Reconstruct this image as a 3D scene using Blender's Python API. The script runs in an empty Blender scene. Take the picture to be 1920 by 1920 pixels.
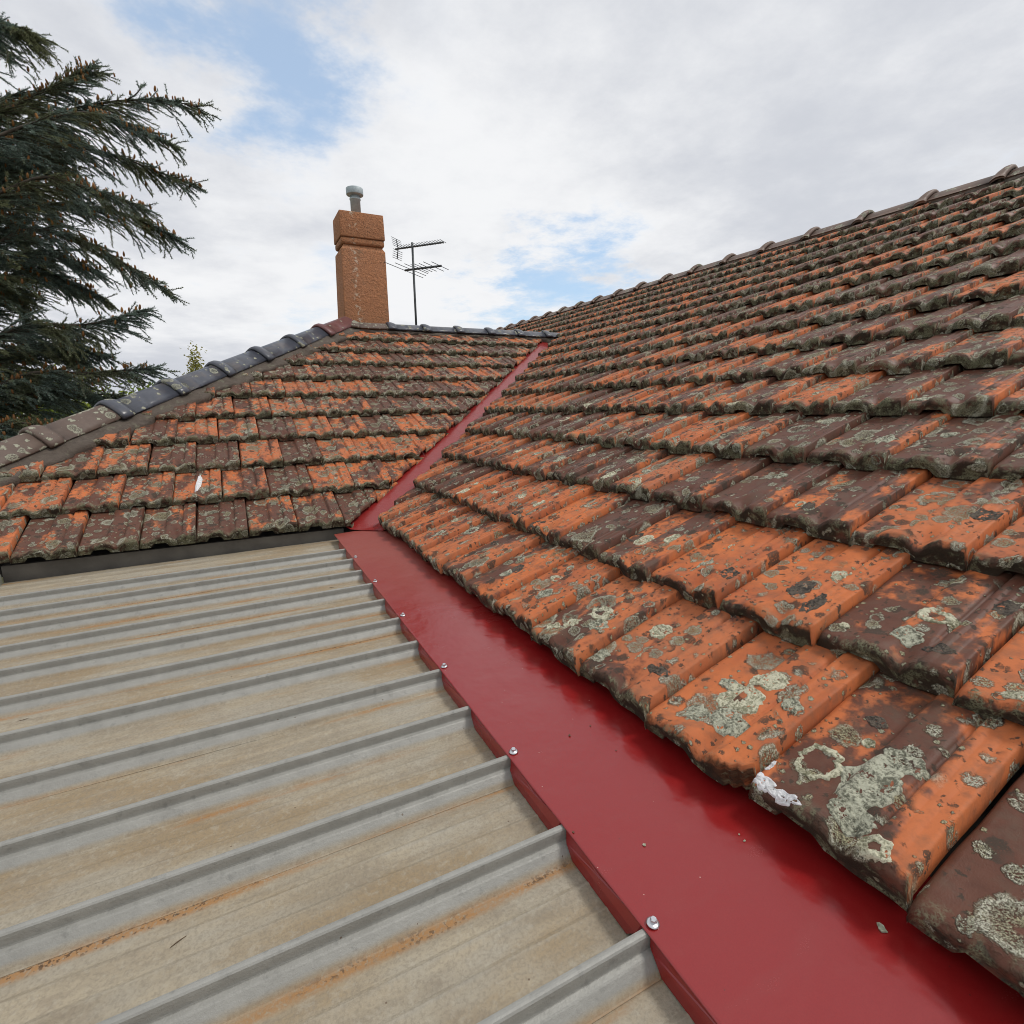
import bpy, bmesh, math, random
import numpy as np
from mathutils import Vector, Matrix, noise as mnoise
random.seed(7); RNG = np.random.default_rng(11)
sc = bpy.context.scene
COL = sc.collection

# ------------------------------------------------------------------ camera
F_PX = 1018.5
CR = ((0.89104913, 0.10122596, 0.44247571),      # columns: right, up, forward (world)
      (-0.45356871, 0.16094374, 0.87656862),
      (-0.01751781, 0.98175884, -0.1893217))
cd = bpy.data.cameras.new('camera'); cam = bpy.data.objects.new('camera', cd); COL.objects.link(cam)
cd.sensor_width = 36; cd.lens = 36 * F_PX / 1920; cd.clip_start = 0.02; cd.clip_end = 3000
cam.matrix_world = Matrix([[r[0], r[1], -r[2], 0] for r in CR] + [[0, 0, 0, 1]])
sc.camera = cam
def ray(px, py):
    c = (px - 960, 960 - py, F_PX)
    return Vector([sum(r[i] * c[i] for i in range(3)) for r in CR])
def at_y(px, py, Y):
    d = ray(px, py); return d * (Y / d.y)

# ------------------------------------------------------------------ world, sun, exposure
SUN_EL, SUN_AZ = 58.0, 115.0        # azimuth measured clockwise from +Y (towards +X)
SKY_STRENGTH, SUN_STRENGTH, EXPOSURE = 0.10, 1.5, 0.3
CLOUD = 6.4
sc.view_settings.view_transform = 'Standard'; sc.view_settings.look = 'None'
sc.view_settings.gamma = 1; sc.view_settings.use_curve_mapping = False
sc.view_settings.exposure = EXPOSURE
cy = sc.cycles; cy.max_bounces = 4; cy.diffuse_bounces = 2; cy.glossy_bounces = 2; cy.use_denoising = True
cy.filter_width = 1.0; cy.use_adaptive_sampling = True; cy.adaptive_threshold = .02

def nd(t, typ, ins=None, **at):
    n = t.nodes.new(typ)
    for k, v in at.items(): setattr(n, k, v)
    for k, v in (ins or {}).items():
        s = n.inputs[k]
        if isinstance(v, bpy.types.NodeSocket): t.links.new(v, s)
        else: s.default_value = v
    return n
def M(t, op, a, b=0.0, c=0.0, clamp=False):
    n = nd(t, 'ShaderNodeMath', {0: a, 1: b, 2: c}, operation=op); n.use_clamp = clamp
    return n.outputs[0]
def VM(t, op, a, b=(0, 0, 0)):
    return nd(t, 'ShaderNodeVectorMath', {0: a, 1: b}, operation=op).outputs[0]
def MIX(t, f, a, b):
    if not isinstance(a, bpy.types.NodeSocket) and len(a) == 3: a = (*a, 1)
    if not isinstance(b, bpy.types.NodeSocket) and len(b) == 3: b = (*b, 1)
    return nd(t, 'ShaderNodeMix', {0: f, 6: a, 7: b}, data_type='RGBA').outputs[2]
def SS(t, v, a, b, c=0.0, d=1.0, kind='SMOOTHSTEP'):
    return nd(t, 'ShaderNodeMapRange', {0: v, 1: a, 2: b, 3: c, 4: d}, interpolation_type=kind).outputs[0]
def NOI(t, vec, scale, detail=4, rough=.55, dist=0.0, out='Fac'):
    return nd(t, 'ShaderNodeTexNoise', {'Vector': vec, 'Scale': scale, 'Detail': detail, 'Roughness': rough, 'Distortion': dist}).outputs[out]
def VOR(t, vec, scale, rnd=1.0):
    n = nd(t, 'ShaderNodeTexVoronoi', {'Vector': vec, 'Scale': scale, 'Randomness': rnd})
    return n.outputs['Distance'], n.outputs['Color']
def SCALE(t, v, xyz): return VM(t, 'MULTIPLY', v, xyz)

world = bpy.data.worlds.new('World'); sc.world = world; world.use_nodes = True
world.cycles.sampling_method = 'MANUAL'; world.cycles.sample_map_resolution = 512
t = world.node_tree; t.nodes.clear()
sky = nd(t, 'ShaderNodeTexSky', sky_type='NISHITA'); sky.sun_disc = False
sky.sun_elevation = math.radians(SUN_EL); sky.sun_rotation = math.radians(SUN_AZ)
gen = nd(t, 'ShaderNodeTexCoord').outputs['Generated']
sep = nd(t, 'ShaderNodeSeparateXYZ', {0: gen})
den = M(t, 'ADD', M(t, 'MAXIMUM', sep.outputs[2], 0.0), 0.16)
pl = nd(t, 'ShaderNodeCombineXYZ', {0: M(t, 'DIVIDE', sep.outputs[0], den), 1: M(t, 'DIVIDE', sep.outputs[1], den), 2: 0.37}).outputs[0]
n1 = NOI(t, pl, 0.9, 3, .55)
n2 = NOI(t, VM(t, 'ADD', pl, (3.1, 7.7, 2.0)), 2.6, 7, .62)
n3 = NOI(t, VM(t, 'ADD', pl, (9.1, 1.7, 5.0)), 0.55, 2, .5)
warp = VM(t, 'MULTIPLY', VM(t, 'SUBTRACT', NOI(t, pl, 2.6, 6, .65, out='Color'), (.5, .5, .5)), (.55, .55, .42))
dirw = VM(t, 'NORMALIZE', VM(t, 'ADD', gen, warp))
gap = 0.0
for px, py, w, amp in [(500, 60, .010, .80), (1040, 500, .004, .46), (1130, 560, .005, .40),
                       (610, 575, .004, .30), (960, 600, .004, .34), (-900, 300, .02, .5), (2900, 200, .03, .5)]:
    d = ray(px, py).normalized()
    dt = nd(t, 'ShaderNodeVectorMath', {0: dirw, 1: tuple(d)}, operation='DOT_PRODUCT').outputs['Value']
    g = M(t, 'MULTIPLY', M(t, 'EXPONENT', M(t, 'DIVIDE', M(t, 'SUBTRACT', dt, 1.0), w)), amp)
    gap = g if gap == 0.0 else M(t, 'ADD', gap, g)
hole = SS(t, M(t, 'ADD', gap, M(t, 'MULTIPLY', M(t, 'SUBTRACT', n2, .5), 1.1)), .14, .82)
hole = M(t, 'MAXIMUM', hole, SS(t, n1, .66, .85, 0, .30))
shade = M(t, 'ADD', M(t, 'MULTIPLY', n2, .45), M(t, 'MULTIPLY', n3, .75))
cl = MIX(t, SS(t, shade, .44, .72), (CLOUD * .80, CLOUD * .83, CLOUD * .90), (CLOUD * 1.16, CLOUD * 1.17, CLOUD * 1.19))
# thin veil: the blue that shows is milky
blue = MIX(t, .5, VM(t, 'MULTIPLY', sky.outputs[0], (1.0, 1.25, 1.35)), (CLOUD * .84, CLOUD * 1.0, CLOUD * 1.2))
skc = MIX(t, hole, cl, blue)
bg = nd(t, 'ShaderNodeBackground', {0: skc, 1: SKY_STRENGTH})
t.links.new(bg.outputs[0], nd(t, 'ShaderNodeOutputWorld').inputs[0])

sd = bpy.data.lights.new('sun', 'SUN'); sd.energy = SUN_STRENGTH; sd.angle = math.radians(14); sd.color = (1, .955, .9)
sun = bpy.data.objects.new('sun', sd); COL.objects.link(sun)
e, a = math.radians(SUN_EL), math.radians(SUN_AZ)
sdir = Vector((math.sin(a) * math.cos(e), math.cos(a) * math.cos(e), math.sin(e)))
sun.rotation_euler = (-sdir).to_track_quat('-Z', 'Y').to_euler(); sun.location = sdir * 30

# ------------------------------------------------------------------ materials
def mat(name):
    m = bpy.data.materials.new(name); m.use_nodes = True; t = m.node_tree; t.nodes.clear()
    b = nd(t, 'ShaderNodeBsdfPrincipled'); o = nd(t, 'ShaderNodeOutputMaterial')
    t.links.new(b.outputs[0], o.inputs[0]); return m, t, b
def setin(t, b, **k):
    for n, v in k.items():
        s = b.inputs[n.replace('_', ' ')]
        if isinstance(v, bpy.types.NodeSocket): t.links.new(v, s)
        else: s.default_value = (*v, 1) if isinstance(v, tuple) and len(v) == 3 else v
def bump(t, h, dist, strength=1.0):
    return nd(t, 'ShaderNodeBump', {'Height': h, 'Distance': dist, 'Strength': strength}).outputs[0]
def add(t, *a):
    r = a[0]
    for x in a[1:]: r = M(t, 'ADD', r, x)
    return r

def lichen_layer(t, Vw, scale, thr, rmin, rmax, soft=.07):
    """ragged discs: returns mask, position inside the disc (0 centre..1 rim), cell colour"""
    d, c = VOR(t, Vw, scale)
    s = nd(t, 'ShaderNodeSeparateColor', {0: c})
    rad = M(t, 'MULTIPLY', SS(t, s.outputs[0], thr, 1.0, rmin, rmax, 'LINEAR'), M(t, 'GREATER_THAN', s.outputs[0], thr))
    m = SS(t, M(t, 'SUBTRACT', rad, d), 0.0, soft)
    q = M(t, 'DIVIDE', d, M(t, 'MAXIMUM', rad, .02))
    return m, q, s.outputs

def tile_material(name, crust=1.0, moss=1.0, brownbias=0.0):
    m, t, b = mat(name)
    uv = nd(t, 'ShaderNodeUVMap', uv_map='uv').outputs[0]
    su = nd(t, 'ShaderNodeSeparateXYZ', {0: uv})
    at = nd(t, 'ShaderNodeAttribute', attribute_name='rnd')
    rnd = M(t, 'FRACT', M(t, 'ADD', nd(t, 'ShaderNodeObjectInfo').outputs['Random'], at.outputs['Fac']))
    wn = nd(t, 'ShaderNodeTexWhiteNoise', {'W': M(t, 'MULTIPLY', rnd, 913.7)}, noise_dimensions='1D')
    w = nd(t, 'ShaderNodeSeparateColor', {0: wn.outputs['Color']}).outputs
    V = nd(t, 'ShaderNodeCombineXYZ', {0: su.outputs[0], 1: su.outputs[1], 2: M(t, 'MULTIPLY', rnd, 73.0)}).outputs[0]
    wa = VM(t, 'MULTIPLY', VM(t, 'SUBTRACT', NOI(t, V, 50, 2, out='Color'), (.5, .5, .5)), (.020, .020, .0))
    wb = VM(t, 'MULTIPLY', VM(t, 'SUBTRACT', NOI(t, V, 250, 2, .65, out='Color'), (.5, .5, .5)), (.010, .010, .0))
    Vw = VM(t, 'ADD', VM(t, 'ADD', V, wa), wb)
    Vs = VM(t, 'ADD', V, VM(t, 'MULTIPLY', wb, (.7, .7, 0)))
    n_mid = NOI(t, V, 46, 3, .62)
    yn = M(t, 'ADD', su.outputs[1], M(t, 'MULTIPLY', M(t, 'SUBTRACT', n_mid, .5), .055))
    nose = SS(t, yn, .014, -.006)
    body = SS(t, su.outputs[1], .10, .03)
    # fired clay, from orange to the brown glaze
    n_lo = NOI(t, SCALE(t, V, (1, .55, 1)), 9, 3, .6)
    n_hi = NOI(t, V, 400, 2, .6)
    org = MIX(t, SS(t, n_lo, .35, .68), (.52, .152, .050), (.37, .100, .038))
    org = MIX(t, SS(t, w[2], .2, 1, 0, .6, 'LINEAR'), org, (.40, .135, .062))
    org = MIX(t, SS(t, n_mid, .48, .75, 0, .5), org, (.25, .092, .046))
    brn = MIX(t, n_mid, (.040, .020, .016), (.130, .056, .038))
    g = add(t, .5, M(t, 'MULTIPLY', M(t, 'SUBTRACT', n_lo, .5), 1.35), M(t, 'MULTIPLY', M(t, 'SUBTRACT', w[0], .46 - brownbias), .50), M(t, 'MULTIPLY', nose, .34),
            M(t, 'MULTIPLY', M(t, 'SUBTRACT', n_mid, .5), .42), M(t, 'MULTIPLY', SS(t, su.outputs[0], .19, .205), -.12))
    g = M(t, 'ADD', g, nd(t, 'ShaderNodeAttribute', attribute_name='glaze_bias').outputs['Fac'])
    glaze = SS(t, g, .50, .66)
    col = MIX(t, M(t, 'MULTIPLY', glaze, .93), org, brn)
    # grey film of dirt
    n_d = NOI(t, VM(t, 'ADD', V, (2.7, .4, 0)), 24, 4, .65)
    col = MIX(t, M(t, 'MULTIPLY', SS(t, n_d, .44, .70), .30 + .14 * moss), col, (.105, .082, .058))
    # black crusts and specks
    reg = NOI(t, VM(t, 'ADD', V, (4.3, 1.9, .7)), 11, 2, .5)
    cov = add(t, M(t, 'MULTIPLY', SS(t, reg, .34, .62), .8), M(t, 'MULTIPLY', w[1], .35))
    k1, q1, c1 = lichen_layer(t, Vw, 25, .42, .14, .54, .10)
    k2, q2, c2 = lichen_layer(t, VM(t, 'ADD', Vw, (.7, .3, .2)), 80, .42, .14, .52, .14)
    blk = M(t, 'MAXIMUM', M(t, 'MULTIPLY', k1, SS(t, cov, .22, .50)), M(t, 'MULTIPLY', k2, SS(t, cov, .20, .50)))
    blk = M(t, 'MULTIPLY', blk, SS(t, n_hi, .30, .46))
    col = MIX(t, M(t, 'MULTIPLY', blk, .88), col, MIX(t, n_hi, (.020, .017, .014), (.085, .068, .052)))
    # grime and moss on the nose
    gr = M(t, 'MULTIPLY', nose, SS(t, add(t, n_d, M(t, 'MULTIPLY', M(t, 'SUBTRACT', w[1], .5), .22)), .30, .52))
    col = MIX(t, M(t, 'MULTIPLY', gr, .86), col, MIX(t, n_hi, (.010, .008, .006), (.060, .049, .032)))
    n_ms = NOI(t, VM(t, 'ADD', V, (7.7, 3.1, 0)), 27, 3, .7)
    ms = M(t, 'MULTIPLY', M(t, 'MULTIPLY', SS(t, yn, .030, -.002), SS(t, n_ms, .57 - .13 * moss, .70 - .10 * moss)), SS(t, n_hi, .34, .52))
    col = MIX(t, M(t, 'MULTIPLY', ms, .9), col, MIX(t, n_hi, (.045, .045, .020), (.30, .30, .19)))
    # grey-green crustose lichens, large and small, many with a pale rim
    lreg = M(t, 'ADD', M(t, 'MULTIPLY', M(t, 'SUBTRACT', reg, .5), .9), M(t, 'MULTIPLY', M(t, 'SUBTRACT', w[2], .5), .30))
    L1, q3, c3 = lichen_layer(t, Vw, 10.5, .56 - .20 * crust, .12, .58, .07)
    L1 = M(t, 'MULTIPLY', L1, SS(t, lreg, .10 - .14 * crust, .16 - .14 * crust))
    L2, q4, c4 = lichen_layer(t, VM(t, 'ADD', Vw, (1.7, .9, .4)), 26, .58 - .20 * crust, .12, .56, .08)
    L2 = M(t, 'MULTIPLY', L2, SS(t, lreg, -.08 - .12 * crust, .0 - .12 * crust))
    L3, q5, c5 = lichen_layer(t, VM(t, 'ADD', Vs, (5.7, 2.9, .4)), 70, .80 - .10 * crust, .10, .36, .10)
    fine = NOI(t, V, 330, 2, .72)
    gran = SS(t, fine, .41, .53)
    gran2 = SS(t, n_mid, .40, .50)
    rim1 = SS(t, q3, .66, .88); rim2 = SS(t, q4, .5, .8)
    fill1 = M(t, 'MAXIMUM', M(t, 'MULTIPLY', rim1, SS(t, fine, .30, .42)), M(t, 'MULTIPLY', gran, M(t, 'MAXIMUM', gran2, M(t, 'GREATER_THAN', c3[1], .55))))
    m1 = M(t, 'MULTIPLY', L1, fill1)
    fill2 = M(t, 'MAXIMUM', M(t, 'MULTIPLY', rim2, SS(t, fine, .34, .48)), M(t, 'MULTIPLY', gran, M(t, 'GREATER_THAN', c4[1], .18)))
    m2 = M(t, 'MULTIPLY', L2, fill2)
    lic = M(t, 'MAXIMUM', M(t, 'MAXIMUM', m1, m2), L3)
    hue = MIX(t, SS(t, M(t, 'MULTIPLY', add(t, c3[2], c4[2]), .5), .3, .7), (.43, .425, .31), (.46, .43, .27))
    pale = MIX(t, M(t, 'MAXIMUM', M(t, 'MULTIPLY', rim1, L1), M(t, 'MULTIPLY', rim2, L2)), hue, (.62, .61, .49))
    lc = MIX(t, SS(t, NOI(t, V, 480, 1, .7), .36, .60), MIX(t, .55, hue, (.05, .05, .035)), pale)
    col = MIX(t, M(t, 'MULTIPLY', lic, .93), col, lc)
    h = add(t, M(t, 'MULTIPLY', lic, M(t, 'ADD', M(t, 'MULTIPLY', fine, 1.3), .3)), M(t, 'MULTIPLY', n_hi, M(t, 'ADD', .10, gr)))
    rough = add(t, .48, M(t, 'MULTIPLY', n_mid, .25), M(t, 'MULTIPLY', M(t, 'MAXIMUM', lic, M(t, 'MAXIMUM', blk, gr)), .4), M(t, 'MULTIPLY', glaze, -.12))
    setin(t, b, Base_Color=col, Roughness=M(t, 'MINIMUM', rough, .97), Normal=bump(t, h, .0050), Specular_IOR_Level=.20)
    return m
TILE = tile_material('terracotta_tile', 1.2, .7, .12)
TILE_UP = tile_material('terracotta_tile_upper', 1.8, 1.1, .30)
TILE_L = tile_material('terracotta_tile_mossy', 1.8, 1.25, .34)

def cap_material(name, base, lichen, rough):
    m, t, b = mat(name)
    P = nd(t, 'ShaderNodeTexCoord').outputs['Object']
    r = nd(t, 'ShaderNodeObjectInfo').outputs['Random']
    V = VM(t, 'ADD', P, nd(t, 'ShaderNodeCombineXYZ', {0: M(t, 'MULTIPLY', r, 31.0), 1: M(t, 'MULTIPLY', r, 17.0), 2: 0.0}).outputs[0])
    Vw = VM(t, 'ADD', V, VM(t, 'MULTIPLY', VM(t, 'SUBTRACT', NOI(t, V, 60, 4, out='Color'), (.5, .5, .5)), (.03, .03, .03)))
    nm = NOI(t, V, 30, 5, .6)
    col = MIX(t, nm, tuple(x * .75 for x in base), tuple(min(1, x * 1.3) for x in base))
    col = MIX(t, SS(t, NOI(t, V, 9, 4), .5, .8, 0, .35), col, (.22, .17, .13))
    L1, q, c = lichen_layer(t, Vw, 13, 1 - lichen, .15, .55, .06)
    L2, q2, c2 = lichen_layer(t, VM(t, 'ADD', Vw, (2, 1, 0)), 34, 1 - lichen * .8, .15, .5, .08)
    lic = M(t, 'MAXIMUM', L1, L2)
    lic = M(t, 'MULTIPLY', lic, M(t, 'MAXIMUM', SS(t, q, .6, .85), SS(t, NOI(t, V, 240, 3), .4, .55)))
    col = MIX(t, M(t, 'MULTIPLY', lic, .9), col, MIX(t, NOI(t, V, 400, 3), (.15, .15, .10), (.5, .5, .39)))
    setin(t, b, Base_Color=col, Roughness=M(t, 'MAXIMUM', rough, M(t, 'MULTIPLY', lic, .9)), Normal=bump(t, add(t, lic, M(t, 'MULTIPLY', nm, .3)), .003))
    return m
CAP_SLATE = cap_material('glazed_slate_cap', (.055, .060, .076), .26, .30)
CAP_MAROON = cap_material('glazed_maroon_cap', (.13, .05, .048), .16, .38)
CAP_BROWN = cap_material('weathered_brown_cap', (.105, .072, .056), .66, .65)
CAP_RIDGE = cap_material('dark_terracotta_cap', (.135, .085, .062), .30, .6)

def mortar_material():
    m, t, b = mat('old_mortar')
    P = nd(t, 'ShaderNodeNewGeometry').outputs['Position']
    n = NOI(t, P, 34, 6, .65); f = NOI(t, P, 260, 3, .6)
    col = MIX(t, n, (.062, .048, .038), (.155, .125, .100))
    col = MIX(t, SS(t, NOI(t, P, 15, 5, .65), .54, .72, 0, .75), col, MIX(t, f, (.10, .10, .065), (.30, .30, .21)))
    setin(t, b, Base_Color=col, Roughness=.93, Normal=bump(t, add(t, n, M(t, 'MULTIPLY', f, .5)), .012))
    return m
MORTAR = mortar_material()

PITCH = .203
def sheet_material():
    m, t, b = mat('weathered_zinc_sheet')
    O = nd(t, 'ShaderNodeTexCoord').outputs['Object']; so = nd(t, 'ShaderNodeSeparateXYZ', {0: O})
    P = nd(t, 'ShaderNodeNewGeometry').outputs['Position']
    st = NOI(t, SCALE(t, P, (1.6, 13, 1)), 2.0, 5, .65)
    st2 = NOI(t, SCALE(t, P, (5, 60, 1)), 1.6, 4, .62)
    bl = NOI(t, SCALE(t, P, (1, 2.2, 1)), 5.5, 6, .62)
    fi = NOI(t, P, 210, 4, .65)
    zinc = MIX(t, NOI(t, P, 26, 5, .6), (.21, .207, .188), (.36, .355, .325))
    zinc = MIX(t, SS(t, NOI(t, P, 60, 4, .6), .55, .75, 0, .4), zinc, (.12, .12, .112))
    dirt = MIX(t, SS(t, st, .32, .68), (.250, .206, .142), (.365, .308, .215))
    dirt = MIX(t, SS(t, bl, .40, .66, 0, .8), dirt, (.325, .292, .228))
    dirt = MIX(t, SS(t, NOI(t, SCALE(t, P, (1, 3.4, 1)), 2.6, 5, .6), .44, .66, 0, .8), dirt, (.26, .180, .088))
    dirt = MIX(t, SS(t, st2, .52, .75, 0, .28), dirt, (.17, .145, .11))
    dirt = MIX(t, SS(t, NOI(t, P, 14, 5, .7), .50, .72, 0, .6), dirt, (.225, .18, .125))
    dirt = MIX(t, SS(t, fi, .42, .66, 0, .38), dirt, (.15, .125, .09))
    dirt = MIX(t, SS(t, NOI(t, P, 75, 4, .7), .50, .70, 0, .35), dirt, (.40, .365, .29))
    pan = SS(t, M(t, 'ADD', so.outputs[2], M(t, 'MULTIPLY', M(t, 'SUBTRACT', st, .5), .012)), .012, .003)
    col = MIX(t, M(t, 'MULTIPLY', pan, .93), zinc, dirt)
    # rust line caught on the upstream side of the ribs
    yy = M(t, 'MULTIPLY', M(t, 'FRACT', M(t, 'DIVIDE', M(t, 'ADD', so.outputs[1], 10 * PITCH), PITCH)), PITCH)
    edge = SS(t, M(t, 'ABSOLUTE', M(t, 'SUBTRACT', yy, PITCH - .038)), .014, .002)
    oi = nd(t, 'ShaderNodeObjectInfo').outputs['Random']
    rm = NOI(t, VM(t, 'ADD', SCALE(t, P, (1.0, 6, 1)), nd(t, 'ShaderNodeCombineXYZ', {0: M(t, 'MULTIPLY', oi, 40.0)}).outputs[0]), 2.1, 5, .6)
    rust = M(t, 'MULTIPLY', M(t, 'MULTIPLY', edge, SS(t, rm, .44, .60)), SS(t, fi, .22, .55))
    col = MIX(t, M(t, 'MULTIPLY', rust, .85), col, MIX(t, fi, (.20, .085, .022), (.42, .22, .075)))
    dk = M(t, 'MULTIPLY', M(t, 'MULTIPLY', edge, SS(t, rm, .54, .66)), SS(t, NOI(t, P, 150, 2), .54, .62))
    col = MIX(t, M(t, 'MULTIPLY', dk, .8), col, (.05, .028, .015))
    # pinhole specks
    d, c = VOR(t, P, 30); sp = M(t, 'MULTIPLY', M(t, 'LESS_THAN', d, .05), M(t, 'GREATER_THAN', nd(t, 'ShaderNodeSeparateColor', {0: c}).outputs[0], .72))
    col = MIX(t, M(t, 'MULTIPLY', sp, .75), col, (.10, .06, .035))
    setin(t, b, Base_Color=col, Metallic=M(t, 'ADD', .15, M(t, 'MULTIPLY', pan, -.14)), Roughness=M(t, 'ADD', .50, M(t, 'MULTIPLY', pan, .22)),
          Normal=bump(t, add(t, M(t, 'MULTIPLY', st, .5), M(t, 'MULTIPLY', fi, .5)), .0016))
    return m
SHEET = sheet_material()

def red_material(name, dust):
    m, t, b = mat(name)
    P = nd(t, 'ShaderNodeNewGeometry').outputs['Position']; sp = nd(t, 'ShaderNodeSeparateXYZ', {0: P})
    n = NOI(t, P, 3.5, 5, .6); f = NOI(t, P, 520, 2, .6)
    col = MIX(t, f, (.205, .008, .009), (.255, .013, .013))
    du = M(t, 'MULTIPLY', SS(t, add(t, sp.outputs[1], M(t, 'MULTIPLY', M(t, 'SUBTRACT', n, .5), 1.2)), 1.2, 2.7), dust)
    sm = SS(t, NOI(t, P, 13, 6, .72), .55, .80, 0, .22 * dust)
    du = M(t, 'MAXIMUM', du, sm)
    col = MIX(t, M(t, 'MULTIPLY', du, .40), col, (.30, .13, .085))
    wm_ = NOI(t, SCALE(t, P, (3, 7, 3)), 2.0, 4, .6)
    col = MIX(t, SS(t, wm_, .50, .76, 0, .12), col, (.20, .055, .045))
    d, c = VOR(t, P, 70); s = M(t, 'MULTIPLY', M(t, 'LESS_THAN', d, .06), M(t, 'GREATER_THAN', nd(t, 'ShaderNodeSeparateColor', {0: c}).outputs[0], .80))
    col = MIX(t, M(t, 'MULTIPLY', s, .8), col, MIX(t, M(t, 'GREATER_THAN', nd(t, 'ShaderNodeSeparateColor', {0: c}).outputs[1], .4), (.55, .38, .33), (.05, .02, .015)))
    setin(t, b, Base_Color=col, Roughness=add(t, .20, M(t, 'MULTIPLY', du, .30), M(t, 'MULTIPLY', f, .05), M(t, 'MULTIPLY', SS(t, wm_, .4, .75), .05)), Specular_IOR_Level=.66,
          Normal=bump(t, add(t, NOI(t, P, 11, 3, .5), M(t, 'MULTIPLY', f, .012)), .004))
    return m
RED = red_material('red_painted_steel', .8)
RED_V = red_material('red_painted_valley_steel', .12)

def simple(name, c0, c1, scale, rough, bumpd=.002, metallic=0.0, coord='Object'):
    m, t, b = mat(name)
    P = nd(t, 'ShaderNodeTexCoord').outputs['Object'] if coord == 'Object' else nd(t, 'ShaderNodeNewGeometry').outputs['Position']
    n = NOI(t, P, scale, 6, .62)
    setin(t, b, Base_Color=MIX(t, SS(t, n, .3, .7), c0, c1), Roughness=rough, Metallic=metallic, Normal=bump(t, n, bumpd))
    return m
DECK = simple('dark_roof_underlay', (.02, .018, .016), (.05, .045, .04), 8, .95)
FASCIA = simple('grey_weathered_board', (.095, .086, .073), (.155, .142, .12), 6, .8, .002)
WALL = simple('cream_render', (.5, .46, .38), (.58, .54, .45), 5, .9)
STEEL = simple('zinc_plated_steel', (.55, .56, .58), (.70, .71, .73), 90, .28, .0003, .9)
ALU = simple('dull_aluminium', (.055, .065, .07), (.10, .115, .12), 30, .55, .0005, .2)
FLUE = simple('grey_galvanised_flue', (.30, .36, .385), (.42, .48, .50), 18, .5, .001, .1)
FLAKE = simple('lichen_flake_grey', (.20, .22, .15), (.46, .47, .36), 160, .95, .003)
BARKB = simple('grey_brown_bark', (.03, .023, .018), (.085, .066, .050), 14, .95, .01)
GRASS = simple('dry_grass', (.07, .09, .03), (.17, .16, .07), .5, .95, .02, 0, 'P')
GUTTER = simple('aged_gutter', (.15, .16, .13), (.26, .27, .22), 22, .7, .002)
TWIG = simple('dry_leaf_litter', (.06, .035, .02), (.15, .09, .045), 60, .9)
WHITE = simple('white_lime_crust', (.5, .5, .5), (.74, .74, .75), 120, .9, .003)

def crust_material(name, lo, hi):
    m, t, b = mat(name)
    P = nd(t, 'ShaderNodeTexCoord').outputs['Object']; r = nd(t, 'ShaderNodeObjectInfo').outputs['Random']
    n = NOI(t, P, 190, 3, .7); k = NOI(t, P, 45, 2, .5)
    col = MIX(t, SS(t, add(t, n, M(t, 'MULTIPLY', M(t, 'SUBTRACT', k, .5), .5)), .34, .62), lo, hi)
    setin(t, b, Base_Color=col, Roughness=.96, Normal=bump(t, NOI(t, P, 520, 2, .7), .0025))
    return m
LICHEN = crust_material('pale_lichen_crust', (.20, .195, .12), (.60, .58, .43))
LICHEN2 = crust_material('grey_lichen_crust', (.12, .12, .085), (.47, .47, .36))
BLACKCR = crust_material('black_lichen_crust', (.026, .021, .017), (.11, .088, .066))

def stucco_material():
    m, t, b = mat('terracotta_stucco')
    P = nd(t, 'ShaderNodeTexCoord').outputs['Object']; s = nd(t, 'ShaderNodeSeparateXYZ', {0: P})
    n = SS(t, NOI(t, P, 42, 4, .75), .3, .7, 0, 1, 'LINEAR'); lo = NOI(t, P, 4, 5, .6); f = NOI(t, P, 70, 3, .6)
    col = MIX(t, n, (.36, .160, .080), (.58, .260, .122))
    col = MIX(t, SS(t, lo, .42, .70, 0, .55), col, (.44, .215, .12))
    col = MIX(t, M(t, 'MULTIPLY', SS(t, f, .54, .66), M(t, 'MULTIPLY', SS(t, s.outputs[2], -.9, -.1), .75)), col, (.20, .105, .060))
    col = MIX(t, M(t, 'MULTIPLY', SS(t, NOI(t, P, 14, 5, .7), .58, .70), .6), col, (.19, .14, .085))
    # lime runs down the front
    wob = M(t, 'ADD', s.outputs[0], M(t, 'MULTIPLY', M(t, 'SUBTRACT', NOI(t, SCALE(t, P, (3, 3, 1)), 6, 4), .5), .12))
    lime = M(t, 'MULTIPLY', SS(t, M(t, 'ABSOLUTE', M(t, 'ADD', wob, .085)), .055, .012), SS(t, NOI(t, P, 21, 4, .65), .53, .62))
    col = MIX(t, M(t, 'MULTIPLY', lime, .85), col, (.62, .50, .38))
    setin(t, b, Base_Color=col, Roughness=.95, Normal=bump(t, n, .012))
    return m
STUCCO = stucco_material()

def leaf_material(name, c0, c1, c2, rough=.6):
    m, t, b = mat(name)
    P = nd(t, 'ShaderNodeNewGeometry').outputs['Position']
    rp = nd(t, 'ShaderNodeNewGeometry').outputs['Random Per Island']
    col = MIX(t, rp, c0, c1); col = MIX(t, SS(t, NOI(t, P, 2.4, 3), .42, .62), col, c2)
    setin(t, b, Base_Color=col, Roughness=rough, Specular_IOR_Level=.25)
    tr = nd(t, 'ShaderNodeBsdfTranslucent', {0: col}); mx = nd(t, 'ShaderNodeMixShader', {0: .35, 1: b.outputs[0], 2: tr.outputs[0]})
    t.links.new(mx.outputs[0], [n for n in t.nodes if n.type == 'OUTPUT_MATERIAL'][0].inputs[0])
    return m
NEEDLE = leaf_material('blue_green_needles', (.11, .165, .14), (.24, .31, .26), (.19, .21, .11))
CONE = leaf_material('orange_brown_cones', (.24, .105, .035), (.40, .20, .065), (.20, .10, .04))
LIME = leaf_material('lime_green_leaves', (.17, .24, .022), (.32, .37, .04), (.14, .20, .025))
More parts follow.
